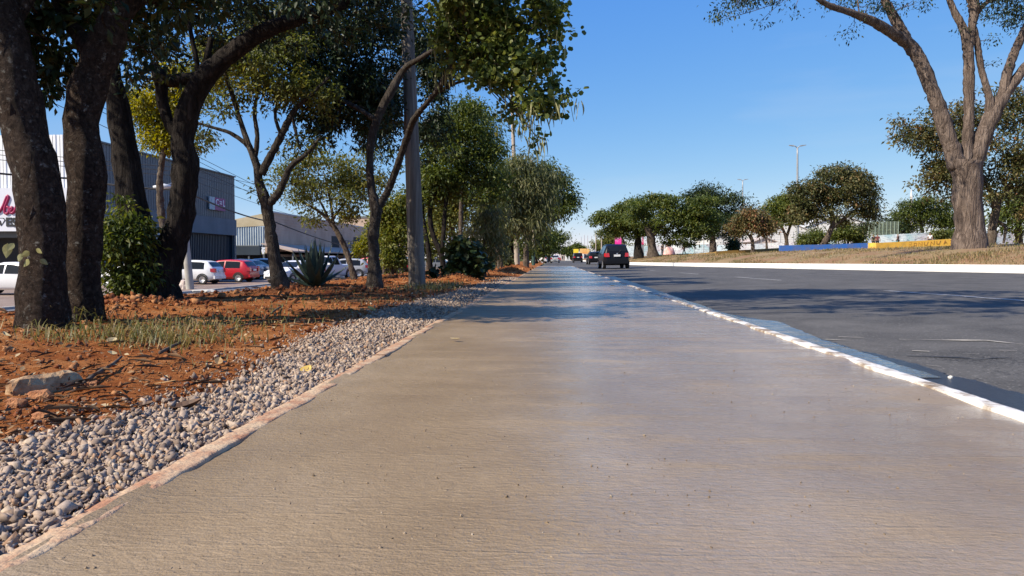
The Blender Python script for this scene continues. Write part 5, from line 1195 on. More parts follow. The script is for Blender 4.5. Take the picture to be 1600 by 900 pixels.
s38 = 38 / FPX
q0 = lot(297, 452)
cp = pole('concrete_pole', 'leaning pale concrete pole beside the white hatchback', q0, P(268, 130, q0.y), 6.2 * q0.y / FPX, 3.6 * q0.y / FPX, M_PCON)
a = P(285, 300, q0.y); bq = P(256, 291, q0.y - 2.5)
MB().tube([a, a.lerp(bq, .6) + Vector((0, 0, .25)), bq], .035, 6).build('lamp_arm', M_STEEL, cp, smooth=True)
MB().tube([bq + Vector((.35, .1, .0)), bq, bq - Vector((.45, .15, .05))], [.05, .13, .06], 8).build('lamp_head', mat('lamp_shell', (.55, .57, .58), rough=.4), cp, smooth=True)
qp = P(808, 414.5, 47.0); tp = P(799, 120, 47.0)
lp = pole('tall_lamp_pole', 'tall concrete lamp pole rising behind the hanging pods', qp, tp, 4.3 * 47 / FPX, 2.2 * 47 / FPX, M_PCON2)
for s in (-1, 1):
    MB().tube([tp, tp + Vector((s * .7, 0, .25)), tp + Vector((s * 1.5, 0, .3))], .05, 6).build('lamp_arm', M_STEEL, lp, smooth=True)
    MB().box(tp.x + s * 1.75 - .4, tp.x + s * 1.75 + .4, 46.8, 47.2, tp.z + .22, tp.z + .36).build('lamp_head', M_STEEL, lp)
g_ = thing('concrete_pole', 'thin roadside pole with dark green painted foot', 'pole', P(833.5, 413, 62))
MB().tube([P(833.5, 414.5, 62), P(833.5, 386, 62)], .155, 12).build('painted_foot', mat('green_foot', (.03, .07, .055), rough=.8), g_)
MB().tube([P(833.5, 386, 62), P(831, 250, 62)], [.13, .09], 12).build('shaft', M_PCON2, g_)
for lab, px, Y, pt, w in (('slim pale roadside pole before the dark far trees', 848.5, 112, 350, 2.2), ('second slim pole just beyond the pale one', 852, 140, 356, 1.4)):
    pole('street_pole', lab, P(px, 408, Y), P(px - 1, pt, Y), w * .5 * Y / FPX, w * .35 * Y / FPX, M_PCON2, group='slim poles at the far roadside', n=8)
def lamp(label, px, pt, Y, w):
    x, y = P(px, 390, Y).x, Y; b = Vector((x, y, float(zR(x, y)))); t = P(px, pt, Y)
    r = pole('street_lamp', label, b, t, w * .62 * Y / FPX, w * .34 * Y / FPX, M_STEEL, 'street lamp', 'double-headed lamps across the road', 10)
    for s in (-1, 1):
        a = t + Vector((s * .55, 0, .22)); e = t + Vector((s * 1.0, 0, .28))
        MB().tube([t - Vector((0, 0, .1)), t + Vector((s * .25, 0, .12)), a], .06, 6).build('arm', M_STEEL, r, smooth=True)
        h = MB(); h.add([(a.x - s * .1, y - .16, a.z), (e.x, y - .12, e.z), (e.x, y + .12, e.z), (a.x - s * .1, y + .16, a.z), (a.x - s * .1, y - .16, a.z - .12), (e.x, y - .12, e.z - .07), (e.x, y + .12, e.z - .07), (a.x - s * .1, y + .16, a.z - .12)], [(0, 1, 2, 3), (7, 6, 5, 4), (0, 4, 5, 1), (1, 5, 6, 2), (2, 6, 7, 3), (3, 7, 4, 0)])
        h.build('lamp_head', M_STEEL, r)
lamp('tall double-headed street lamp above the rusty tree', 1246, 230, 88, 3.6)
lamp('farther double-headed street lamp behind the dark-green tree', 1160.5, 282, 138, 2.2)
def wire(label, pts, r, sag=.3, name='cable', group='overhead cables by the grey building'):
    b = MB(); L_ = []
    for a, c in zip(pts[:-1], pts[1:]):
        for t in np.linspace(0, 1, 14)[:-1]: L_.append(a.lerp(c, t) - Vector((0, 0, sag * 4 * t * (1 - t))))
    L_.append(pts[-1]); b.tube(L_, r, 6)
    tag(b.build(name, M_WIRE), label, 'cable', group)
A = P(285, 296, q0.y); far = P(575, 392, 88)
wire('thick black cable bundle crossing the white cladding to the leaning pole', [P(-160, 250, 32), P(120, 279, 36), A], .050, .15)
wire('thick sagging cable from the leaning pole past the slim tree', [A, P(430, 347, 60), far], .055, .3)
for k, (ya, yb, yc) in enumerate(((230, 262, 300), (238, 268, 318), (246, 275, 340))):
    wire(('uppermost thin wire before the grey cladding', 'middle thin wire before the grey cladding', 'lowest thin wire before the grey cladding')[k], [P(-150, ya - 14, 33), P(282, yb, q0.y), P(470, yc, 80)], .016, .1)
for k, (a_, b_) in enumerate((((70, 120), (420, 300)), ((70, 128), (420, 307)), ((60, 150), (430, 318)))):
    wire(('thin wire slanting across sky between trunks, top one', 'second thin wire slanting across sky between trunks', 'third thin wire slanting across sky between trunks')[k], [P(*a_, 26), P(*b_, 44)], .014, .05)
# far signs
def board(name, label, cat, pa, pb, pt, pbm, Y, cols, base_z=None, legs=True, bands=None):
    a, c = P(pa, pbm, Y), P(pb, pt, Y); g = base_z if base_z is not None else -.1
    r = thing(name, label, cat, ((a.x + c.x) / 2, Y, g))
    m, nt, nd, lk, bs = new_mat(name + '_face'); tc = nd.new('ShaderNodeTexCoord'); no = N(nd, 'ShaderNodeTexNoise', Scale=.55, Detail=4.0)
    lk.new(tc.outputs['Object'], no.inputs['Vector']); rp = ramp(nd, [(.40 + .16 * i / max(1, len(cols) - 1), c_) for i, c_ in enumerate(cols)]); lk.new(no.outputs['Fac'], rp.inputs['Fac']); lk.new(rp.outputs['Color'], bs.inputs['Base Color'])
    MB().box(a.x, c.x, Y, Y + .25, a.z, c.z).build('panel', m, r)
    if legs:
        for t in (.2, .8): x = a.x + (c.x - a.x) * t; MB().box(x - .12, x + .12, Y + .05, Y + .2, g - .4, a.z).build('leg', M_STEEL, r)
    return r
board('billboard', 'large lilac-blue billboard with white shape behind the second black car', 'billboard', 922, 943, 384, 401, 200, [(.30, .36, .72), (.42, .48, .80), (.75, .78, .85)])
board('billboard', 'bright yellow billboard far down the road', 'billboard', 896, 904, 389, 397, 240, [(.75, .55, .03), (.80, .62, .05)])
board('billboard', 'orange billboard right of the yellow one', 'billboard', 906, 921, 388.5, 396.5, 235, [(.66, .30, .08), (.72, .45, .16)])
board('banner', 'upright hot pink banner behind the nearest black car', 'banner', 961, 971, 368, 383.5, 120, [(.75, .03, .30), (.80, .05, .36), (.60, .45, .55)], .4)
board('banner', 'narrow red-pink banner between the two umbrella tree trunks', 'banner', 1003, 1006, 368, 382, 118, [(.55, .03, .12), (.62, .35, .42)], .4)
for k, (px, pt) in enumerate(((908, 370), (913, 367), (918, 368), (924, 369))):
    b = P(px, 402, 420); r = thing('antenna_mast', ('shortest faint mast nearest the left-side trees on the horizon', 'tallest of the faint masts on the horizon', 'faint mast just right of the tallest one', 'faint mast nearest the lilac billboard')[k], 'mast', b, 'four faint masts on the horizon')
    MB().tube([P(px, 404, 420), P(px, pt, 420)], [.38, .2], 6).build('shaft', mat('far_mast', (.42, .43, .47), rough=.7), r)
b = P(1424, 345, 380); r = thing('antenna_mast', 'pale slender mast beyond the airy grey-green tree', 'mast', (b.x, 380, 8)); MB().tube([(b.x, 380, 2), P(1424, 308, 380), P(1424, 295, 380)], [.9, .6, .15], 6).build('shaft', mat('pale_mast', (.62, .58, .57), rough=.7), r)
pole('street_pole', 'bare pole left of the pink banner', P(940, 398, 150), P(940, 362, 150), .16, .1, M_PCON2, group='slim poles at the far roadside', n=8)
pole('street_pole', 'yellowish pole above the lilac billboard', P(931, 398, 180), P(931, 362, 180), .15, .1, M_PCON2, group='slim poles at the far roadside', n=8)

# ================================================================== ACROSS THE ROAD
def painted(name, c, dirt=(.16, .12, .08), amt=.62):
    m, nt, nd, lk, b = new_mat(name); tc = nd.new('ShaderNodeTexCoord'); no = N(nd, 'ShaderNodeTexNoise', Scale=1.6, Detail=8.0, Roughness=.7); lk.new(tc.outputs['Object'], no.inputs['Vector'])
    rp = ramp(nd, [(amt - .18, c), (amt + .12, tuple(.35 * x + .65 * y for x, y in zip(c, dirt)))]); lk.new(no.outputs['Fac'], rp.inputs['Fac']); lk.new(rp.outputs['Color'], b.inputs['Base Color']); b.inputs['Roughness'].default_value = .8; return m
M_YEL, M_YELD, M_BLU = painted('yellow_wall_paint', (.78, .47, .07), amt=.68), painted('darker_yellow_paint', (.40, .23, .03), amt=.5), painted('blue_wall_paint', (.022, .12, .42), amt=.62)  # the second yellow is darker and more mottled
def low_wall(label, ends, m, th=.45, cap=None):
    """ends: (px, py_top, py_bottom, Y)"""
    pts = [(P(px, pt, Y), P(px, pb, Y)) for px, pt, pb, Y in ends]
    r = thing('low_wall', label, 'wall', pts[0][1], 'painted low walls on the grass')
    b = MB(); vs = []
    for t, bo in pts:
        g = min(bo.z, float(zR(bo.x, bo.y))) - .3
        vs += [(t.x, t.y, g), (t.x, t.y, t.z), (t.x + .05, t.y + th, t.z), (t.x + .05, t.y + th, g)]
    fs = [(0, 1, 2, 3), tuple(reversed([len(vs) - 4 + i for i in range(4)]))]
    for i in range(len(pts) - 1):
        a, c = i * 4, i * 4 + 4; fs += [(a, c, c + 1, a + 1), (a + 1, c + 1, c + 2, a + 2), (a + 2, c + 2, c + 3, a + 3)]
    b.add(vs, fs); b.build('wall', m, r)
    return r
low_wall('darker yellow low wall under the small reddish tree', [(1119, 392.5, 402, 56), (1170, 390, 399, 57), (1217, 387.5, 397, 58)], M_YELD)
low_wall('lower far yellow wall strip beside the pale umbrella tree', [(1076, 397.5, 402, 68), (1118, 393.5, 401, 67)], M_YELD, .4)
low_wall('bright blue low wall beneath the big rusty tree', [(1219, 383.5, 396, 55), (1290, 382, 393.5, 55), (1356, 379.5, 390, 55)], M_BLU)
yw = low_wall('clean yellow low wall with brown graffiti beside the huge trunk', [(1360, 379.5, 389, 46.5), (1369, 379.5, 389, 46.0), (1430, 376.5, 386.5, 46.5), (1500, 372.5, 384, 47)], M_YEL)
M_GRAF = mat('graffiti_brown', (.36, .19, .045), rough=.8)
def gp(u, v):   # a point on the yellow wall's face
    px = 1420 + u * 74; Y = 46.45 + u * .5; t = 377.3 - 4.2 * u; return P(px, t + v * 9.0, Y) + Vector((-.0, -.02, 0))
for ltr in ([(0, .95), (0, .15), (.05, .2), (.05, .45), (.01, .55), (.06, .9)], [(.11, .3), (.10, .75), (.15, .8), (.16, .35), (.11, .3)], [(.2, .85), (.2, .2), (.27, .8), (.27, .15)], [(.32, .2), (.32, .7), (.37, .8), (.40, .15)], [(.45, .8), (.46, .2), (.52, .75), (.53, .1)], [(.58, .15), (.58, .65), (.63, .72), (.66, .1)], [(.73, .75), (.76, .1), (.80, .7)], [(.74, .5), (.79, .45)], [(.92, .12), (.87, .2), (.91, .42), (.93, .6), (.87, .72)]):
    b = MB(); b.tube([gp(*q) for q in ltr], .017, 5); b.build('graffiti_letter', M_GRAF, yw)
# long graffiti wall
def mural():
    m, nt, nd, lk, b = new_mat('graffiti_mural'); tc = nd.new('ShaderNodeTexCoord')
    v1 = N(nd, 'ShaderNodeTexVoronoi', Scale=.55); v2 = N(nd, 'ShaderNodeTexNoise', Scale=2.2, Detail=5.0, Distortion=2.5); n3 = N(nd, 'ShaderNodeTexNoise', Scale=.16, Detail=2.0)
    mp = nd.new('ShaderNodeMapping'); mp.inputs['Scale'].default_value = (.45, .45, 1.2); lk.new(tc.outputs['Object'], mp.inputs['Vector'])
    for n_ in (v1, v2): lk.new(mp.outputs['Vector'], n_.inputs['Vector'])
    lk.new(tc.outputs['Object'], n3.inputs['Vector'])
    r1 = ramp(nd, [(.30, (.55, .56, .56)), (.42, (.20, .36, .48)), (.50, (.55, .60, .62)), (.56, (.12, .30, .34)), (.62, (.42, .33, .36)), (.72, (.60, .60, .58))]); lk.new(n3.outputs['Fac'], r1.inputs['Fac'])
    r2 = ramp(nd, [(.40, (.07, .08, .12)), (.45, (.45, .50, .55)), (.53, (.30, .45, .58)), (.57, (.66, .66, .64)), (.66, (.16, .34, .36))]); lk.new(v2.outputs['Fac'], r2.inputs['Fac'])
    mx = nd.new('ShaderNodeMixRGB'); mx.inputs[0].default_value = .5; lk.new(r1.outputs['Color'], mx.inputs[1]); lk.new(r2.outputs['Color'], mx.inputs[2]); lk.new(mx.outputs['Color'], b.inputs['Base Color']); b.inputs['Roughness'].default_value = .9
    return m
M_MURAL = mural()
def gwall(label, ends, name='graffiti_wall'):
    pts = [(P(px, pt, Y), Y) for px, pt, Y in ends]; r = thing(name, label, 'wall', (pts[0][0].x, pts[0][1], 1), 'graffiti walls behind the park')
    for (a, ya), (c, yc) in zip(pts[:-1], pts[1:]):
        b = MB(); vs = []
        for p in (a, c): g = float(zR(p.x, p.y)) - .6; vs += [(p.x, p.y, g), (p.x, p.y, p.z), (p.x, p.y + .25, p.z), (p.x, p.y + .25, g)]
        b.add(vs, [(0, 4, 5, 1), (1, 5, 6, 2), (3, 2, 6, 7), (0, 1, 2, 3), (4, 7, 6, 5)]); b.build('wall_section', M_MURAL, r)
gwall('long pale graffiti wall behind the umbrella trees', [(972, 385, 128), (1030, 383.5, 126), (1085, 382.5, 122), (1120, 380.5, 120)])
gwall('blue-toned graffiti wall between dark-green tree and white sheds', [(1121, 383, 116), (1180, 381, 112), (1240, 378, 108), (1300, 374, 104), (1350, 371, 100)])
gwall('pale blue graffiti wall above the clean yellow low wall', [(1352, 369, 99), (1400, 366, 98), (1453, 363.5, 97), (1520, 361, 96), (1600, 360, 96), (1700, 358, 95)])
M_PINKW = mat('painted_mound', (.62, .25, .20), (.70, .55, .52), scale=1.1, rough=.9)
mo = GF(1045, 399, zR, 30); b = MB(); mo = P(1045, 399, 100); mo.z = float(zR(mo.x, mo.y))
vs, fs = [], []
for j in range(6):
    for i in range(16):
        a = 2 * math.pi * i / 16; t = j / 5 * math.pi / 2; k = 1 + .12 * math.sin(3 * a + 1); vs.append((mo.x + math.cos(a) * math.cos(t) * .85 * k, mo.y + math.sin(a) * math.cos(t) * .8, mo.z - .2 + 1.35 * math.sin(t) * k))
for j in range(5):
    for i in range(16): fs.append((j * 16 + i, j * 16 + (i + 1) % 16, (j + 1) * 16 + (i + 1) % 16, (j + 1) * 16 + i))
b.add(vs, fs); tag(b.build('painted_mound', M_PINKW, smooth=True), 'rounded mound painted pink and white near the people', 'mound')
# white sheds and tents behind
def shed(label, pa, pb, pt, pr, Y, m=None):
    x0, x1 = P(pa, 380, Y).x, P(pb, 380, Y).x; zt, zr_ = P(0, pt, Y).z, P(0, pr, Y).z; g = float(zR((x0 + x1) / 2, Y)) - .5; dpt = 22
    r = thing('white_shed', label, 'building', ((x0 + x1) / 2, Y, g), 'white sheds behind the graffiti wall')
    xm = (x0 + x1) / 2
    MB().add([(x0, Y, g), (x1, Y, g), (x1, Y, zt), (xm, Y, zr_), (x0, Y, zt), (x0, Y + dpt, g), (x1, Y + dpt, g), (x1, Y + dpt, zt), (xm, Y + dpt, zr_), (x0, Y + dpt, zt)], [(0, 1, 2, 3, 4), (1, 6, 7, 2), (5, 9, 8, 7, 6), (0, 4, 9, 5)]).build('wall', m or M_WB, r)
    for s, xe in ((-1, x0), (1, x1)):
        MB().add([(xe + s * .3, Y - .3, zt), (xm, Y - .3, zr_ + .12), (xm, Y + dpt, zr_ + .12), (xe + s * .3, Y + dpt, zt), (xe + s * .3, Y - .3, zt - .12), (xm, Y - .3, zr_ + .001), (xm, Y + dpt, zr_ + .001), (xe + s * .3, Y + dpt, zt - .12)], [(0, 1, 2, 3), (4, 7, 6, 5), (0, 4, 5, 1)]).build('roof', m or M_WB, r)
shed('white gabled shed right of the dark-green tree', 1120, 1172, 372, 358, 150)
shed('large white shed with tall roof behind the slender forked tree', 1160, 1262, 362, 341, 155)
shed('white shed glimpsed through the big rusty tree', 1255, 1372, 358, 340, 160)
shed('pinkish dark-roofed kiosk between the white sheds', 1178, 1212, 379, 373, 125, M_PINK)
# mesh fence: posts and wires
def mesh_fence(label, pxs, pt, pb, Y, m):
    r = thing('mesh_fence', label, 'fence', P(pxs[0], pb, Y)); tops = []
    for px in pxs:
        t = P(px, pt, Y); bo = P(px, pb, Y); g = float(zR(bo.x, bo.y)) - .2; MB().tube([(t.x, Y, g), (t.x, Y, t.z)], .06, 6).build('post', m, r); tops.append((t.x, t.z, g))
    b = MB()
    for k in range(9):
        z = tops[0][2] + .6 + (tops[0][1] - tops[0][2] - .7) * k / 8; b.tube([(tops[0][0], Y, z), (tops[-1][0], Y, z)], .014, 3)
    for k in range(60): x = tops[0][0] + (tops[-1][0] - tops[0][0]) * k / 59; b.tube([(x, Y + .01, tops[0][2]), (x, Y + .01, tops[0][1])], .010, 3)
    o = b.build('wire_mesh', m, r); o['kind'] = 'stuff'
M_GFENCE = mat('green_fence_steel', (.20, .25, .20), rough=.6)
mesh_fence('tall green mesh fence right of the blue wall', (1358, 1368, 1374, 1380, 1386, 1392, 1398, 1404), 346, 368, 101, M_GFENCE)
mesh_fence('tall steel mesh fence before the white sheds', (1085, 1100, 1115, 1130, 1145, 1160, 1175, 1190, 1205, 1220, 1240, 1255), 362, 384, 118, M_STEEL)

# ================================================================== PEOPLE, small in the distance
M_SKIN = mat('skin', (.22, .12, .08), rough=.6); M_HAIR = mat('dark_hair', (.012, .010, .009), rough=.7)
M_DCLOTH = mat('dark_cloth', (.014, .015, .02), rough=.9); M_WCLOTH = mat('white_cloth', (.62, .64, .66), rough=.9); M_JEANS = mat('dark_trousers', (.02, .022, .03), rough=.9); M_RCLOTH = mat('maroon_cloth', (.12, .025, .03), rough=.9)
def skin_obj(name, verts, edges, radii, m, parent, root_i=0):
    me = bpy.data.meshes.new(name); bm = bmesh.new(); lay = bm.verts.layers.skin.verify()
    bv = [bm.verts.new(v) for v in verts]
    for a, b_ in edges: bm.edges.new((bv[a], bv[b_]))
    for i, rr in enumerate(radii): bv[i][lay].radius = (rr, rr)
    bv[root_i][lay].use_root = True
    bm.to_mesh(me); bm.free(); o = link(name, me, m, parent)
    o.modifiers.new('skin', 'SKIN'); s = o.modifiers.new('sub', 'SUBSURF'); s.levels = s.render_levels = 1
    return o
def person(label, px, py, Y, rz, shirt, legs, stride=.12, arm=.1):
    q = P(px, py, Y); q.z = float(zR(q.x, q.y)); r = thing('person', label, 'person', q, None, rz)
    V = [(0, 0, .95), (0, 0, 1.12), (0, 0, 1.38), (0, .01, 1.50), (0, .02, 1.60), (0, .03, 1.70), (-.17, 0, 1.40), (-.24, arm, 1.14), (-.25, arm + .08, .90), (-.25, arm + .10, .82), (.17, 0, 1.40), (.24, -arm, 1.14), (.25, -arm + .08, .90), (.25, -arm + .10, .82),
         (-.10, 0, .88), (-.11, stride * .6, .48), (-.11, stride, .08), (-.11, stride + .15, .03), (.10, 0, .88), (.11, -stride * .4, .48), (.11, -stride, .08), (.11, -stride + .15, .03)]
    E = [(0, 1), (1, 2), (2, 3), (3, 4), (4, 5), (2, 6), (6, 7), (7, 8), (8, 9), (2, 10), (10, 11), (11, 12), (12, 13), (0, 14), (14, 15), (15, 16), (16, 17), (0, 18), (18, 19), (19, 20), (20, 21)]
    RR = [.13, .13, .15, .055, .085, .08, .06, .045, .038, .03, .06, .045, .038, .03, .085, .06, .042, .035, .085, .06, .042, .035]
    skin_obj('body', V, E, RR, M_SKIN, r)
    skin_obj('shirt', [V[0], V[1], V[2], V[6], (-.21, arm * .6, 1.26), V[10], (.21, -arm * .6, 1.26)], [(0, 1), (1, 2), (2, 3), (3, 4), (2, 5), (5, 6)], [.155, .15, .175, .08, .07, .08, .07], shirt, r)
    skin_obj('trousers', [V[0], V[14], V[15], V[16], V[18], V[19], V[20]], [(0, 1), (1, 2), (2, 3), (0, 4), (4, 5), (5, 6)], [.145, .105, .08, .062, .105, .08, .062], legs, r)
    skin_obj('hair', [(0, -.01, 1.66), (0, .0, 1.72)], [(0, 1)], [.095, .085], M_HAIR, r)
    return r
person('person in dark clothes standing left of the painted mound', 1035, 398, 104, 2.6, M_DCLOTH, M_JEANS)
person('second person in dark clothes right beside, behind the painted mound', 1042, 397, 108, 2.9, M_DCLOTH, M_JEANS)
person('person in white shirt walking before the long pale graffiti wall', 1069, 395, 110, 1.4, M_WCLOTH, M_JEANS, .25)
person('person in pale shirt standing behind the clean yellow wall', 1453, 375, 88, 2.9, M_WCLOTH, M_JEANS)
person('person in black leaning over a bicycle behind the yellow wall', 1403, 378, 88, 1.6, M_DCLOTH, M_JEANS, .2, .25)
person('person in maroon at the yellow wall corner', 1371, 380, 86, 3.0, M_RCLOTH, M_JEANS)
person('person in black standing left of the maroon one', 1365, 380, 86.5, 2.7, M_DCLOTH, M_JEANS)
def wheel_ring(c, r, ax): 
    b = MB(); b.tube([Vector(c) + Vector((math.cos(a) * r * ax[0], math.cos(a) * r * ax[1], math.sin(a) * r)) for a in np.linspace(0, 2 * math.pi, 17)], .02, 5); return b
q = P(1397, 378, 87.5); q.z = float(zR(q.x, q.y)); bk = thing('bicycle', 'bicycle held by the person in black behind the yellow wall', 'bicycle', q)
for dx in (-.52, .52): wheel_ring((q.x + dx, q.y, q.z + .34), .33, (1, 0)).build('wheel', M_TYRE, bk)
b = MB(); o_ = lambda x, z: (q.x + x, q.y, q.z + z)
for s_ in ((o_(-.52, .34), o_(-.15, .80)), (o_(-.15, .80), o_(.40, .82)), (o_(-.05, .34), o_(.40, .82)), (o_(-.52, .34), o_(-.05, .34)), (o_(-.05, .34), o_(-.18, .92)), (o_(.52, .34), o_(.36, 1.0))): b.tube([Vector(s_[0]), Vector(s_[1])], .02, 5)
b.build('frame', mat('bike_cyan', (.10, .42, .45), rough=.4), bk); MB().box(q.x - .28, q.x - .08, q.y - .06, q.y + .06, q.z + .92, q.z + .98).build('saddle', M_TRIM, bk); MB().box(q.x + .32, q.x + .38, q.y - .25, q.y + .25, q.z + 1.0, q.z + 1.04).build('handlebar', M_TRIM, bk)

# ================================================================== STONES, SOIL CLODS, LITTER, GRASS
# a rough, broken block: eight corners, twelve facets
ICO_V = np.array([(x, y, z) for z in (-.62, .62) for y in (-.62, .62) for x in (-.62, .62)], float)
ICO_F = np.array([(0, 2, 3), (0, 3, 1), (4, 5, 7), (4, 7, 6), (0, 1, 5), (0, 5, 4), (2, 6, 7), (2, 7, 3), (0, 4, 6), (0, 6, 2), (1, 3, 7), (1, 7, 5)])
def rot_mats(rng, n):
    q = unit(rng.normal(size=(n, 4))); w, x, y, z = q.T
    return np.stack([np.stack([1 - 2 * (y * y + z * z), 2 * (x * y - z * w), 2 * (x * z + y * w)], 1), np.stack([2 * (x * y + z * w), 1 - 2 * (x * x + z * z), 2 * (y * z - x * w)], 1), np.stack([2 * (x * z - y * w), 2 * (y * z + x * w), 1 - 2 * (x * x + y * y)], 1)], 1)
def rubble(rng, C, Rr, flat=(1.2, .82, .5), rough=.46):
    n = len(C); k = len(ICO_V)
    V = (ICO_V[None] + rng.uniform(-rough, rough, (n, k, 3)) * .9) * (np.array(flat)[None, None] * rng.uniform(.75, 1.25, (n, 1, 3)))
    V = np.einsum('nij,nkj->nki', rot_mats(rng, n), V) * Rr[:, None, None] + C[:, None]
    F = (np.arange(n)[:, None, None] * k + ICO_F[None]).reshape(-1, 3)
    return V.reshape(-1, 3), F, k
rng = np.random.default_rng(12)
def gravel_edge(y): return -(np.interp(y, [0.5, 2.4, 2.75, 3.3, 3.9, 5.7, 8.4, 12, 18, 26], [1.95, 1.80, 1.66, 1.58, 1.62, 1.92, 1.98, 1.84, 1.60, 1.35]) + .16 * fbm(y * 1.5, y * 0, 71, 3))
m_bed = mat('gravel_bed_fines', (.13, .092, .075), (.22, .165, .14), scale=30, rough=1.0, bump=.01, bscale=70)
yy = geo_rows(.5, 26, .04, .012); t = np.linspace(0, 1, 10)
X = -1.225 + (gravel_edge(yy) + .10 + 1.225)[:, None] * t[None]; Y = yy[:, None] + 0 * X
bedz = lambda x, y: -0.026 + .016 * np.sin(np.clip((-x - 1.2) / .6, 0, 1) * math.pi) + .03 * fbm(x * 3, y * 2.5, 73, 3)
Z = np.where(t[None] > .93, -.06, bedz(X, Y)); bed = grid_mesh('gravel_bed', X, Y, Z, m_bed); tag(bed, kind='structure')
def gravel_points(n, y0, y1, pw):
    y = y0 * (y1 / y0) ** (rng.random(n) ** pw); e = gravel_edge(y); u = rng.random(n) ** .9
    x = -1.19 + (e + 1.19) * u + rng.normal(0, .05, n) * (u > .8) - np.abs(rng.normal(0, .22, n)) * (rng.random(n) < .09)
    x = np.minimum(x, -1.185); return x, y
STONE_TONES = [(0.0, (.17, .12, .09)), (.3, (.31, .235, .18)), (.65, (.41, .32, .25)), (.85, (.50, .40, .305)), (.93, (.34, .18, .09)), (1.0, (.56, .475, .36))]
M_STONE = tone_mat('crushed_stone', STONE_TONES, .95, .002, 90)
xs_, ys_ = gravel_points(78000, 1.0, 25, .80)
Rr = np.clip(rng.lognormal(-5.05, .48, len(xs_)), .003, .020) * np.interp(ys_, [1, 6, 25], [1, 1.15, 1.9])
zz = np.maximum(bedz(xs_, ys_), zL(xs_, ys_) + .01) + Rr * rng.uniform(.1, .9, len(xs_)) + rng.uniform(0, .010, len(xs_))
V, F, k = rubble(rng, np.stack([xs_, ys_, zz], 1), Rr)
o = link('gravel', np_mesh('gravel', V, F, np.repeat(rng.random(len(xs_)), k)), M_STONE, bed); o['kind'] = 'stuff'
# the largest, nearest stones one by one
def stone_obj_mat():
    m, nt, nd, lk, b = new_mat('single_stone'); oi = nd.new('ShaderNodeObjectInfo'); rp = ramp(nd, STONE_TONES); lk.new(oi.outputs['Random'], rp.inputs['Fac'])
    tc = nd.new('ShaderNodeTexCoord'); no = N(nd, 'ShaderNodeTexNoise', Scale=2.5, Detail=6.0, Roughness=.7); lk.new(tc.outputs['Object'], no.inputs['Vector'])
    mx = N(nd, 'ShaderNodeMixRGB', blend_type='MULTIPLY'); mx.inputs[0].default_value = .8; r2 = ramp(nd, [(.3, (.6, .56, .53)), (.7, (1, 1, 1))]); lk.new(no.outputs['Fac'], r2.inputs['Fac'])
    lk.new(rp.outputs['Color'], mx.inputs[1]); lk.new(r2.outputs['Color'], mx.inputs[2]); lk.new(mx.outputs['Color'], b.inputs['Base Color']); b.inputs['Roughness'].default_value = .95
    return m
M_STONE1 = stone_obj_mat(); SM = []
for i in range(10):
    V, F, k = rubble(rng, np.zeros((1, 3)), np.ones(1), rough=.40); me = np_mesh('stone', V, F); me.materials.append(M_STONE1); SM.append(me)
xs_, ys_ = gravel_points(300, 1.35, 4.6, 1.0)
for i, (x, y) in enumerate(zip(xs_, ys_)):
    o = bpy.data.objects.new('stone', SM[i % 10]); COL.objects.link(o); o.parent = bed; r = float(rng.uniform(.009, .0175))
    o.location = (x, y, float(max(bedz(x, y), zL(x, y) + .01)) + r * .6 + .006); o.scale = (r,) * 3; o.rotation_euler = tuple(rng.uniform(0, 6.28, 3))
# loose soil
def strip_points(n, y0, y1, x0=-11.0, pw=1.0):
    y = y0 * (y1 / y0) ** (rng.random(n) ** pw); x = rng.uniform(0, 1, n); e = gravel_edge(np.minimum(y, 26)) if True else 0
    e = np.where(y > 24, -1.3, e); lo = np.maximum(x0, -1.02 * y - 1.2); return e - .02 + (lo - e) * x, y
SOIL_TONES = [(0, (.095, .024, .008)), (.4, (.215, .066, .019)), (.75, (.31, .12, .038)), (1, (.39, .19, .08))]
M_CLOD = tone_mat('soil_clod', SOIL_TONES, 1.0, .004, 60)
x, y = strip_points(15000, 1.5, 45)
Rr = np.clip(rng.lognormal(-5.0, .75, len(x)), .003, .05) * np.interp(y, [1.5, 4.5, 6, 45], [.5, .65, 1.0, 2.0])
hx_, hy_, hr_ = [], [], []
for (cx, cy, r, h) in HEAPS:
    n = 300; hx_.append(cx + rng.normal(0, r * .75, n)); hy_.append(cy + rng.normal(0, r, n)); hr_.append(np.clip(rng.lognormal(-4.3, .65, n), .006, .07))
x = np.concatenate([x] + hx_); y = np.concatenate([y] + hy_); Rr = np.concatenate([Rr] + hr_); ok = x < gravel_edge(np.minimum(y, 25)) + .02; x, y, Rr = x[ok], y[ok], Rr[ok]
V, F, k = rubble(rng, np.stack([x, y, zL(x, y) + Rr * .25 + .012], 1), Rr, flat=(1, .85, .7))
tag(link('soil_clods', np_mesh('soil_clods', V, F, np.repeat(rng.random(len(x)), k)), M_CLOD), 'loose red soil clods and crumbs scattered over the earth strip', 'soil', kind='stuff')
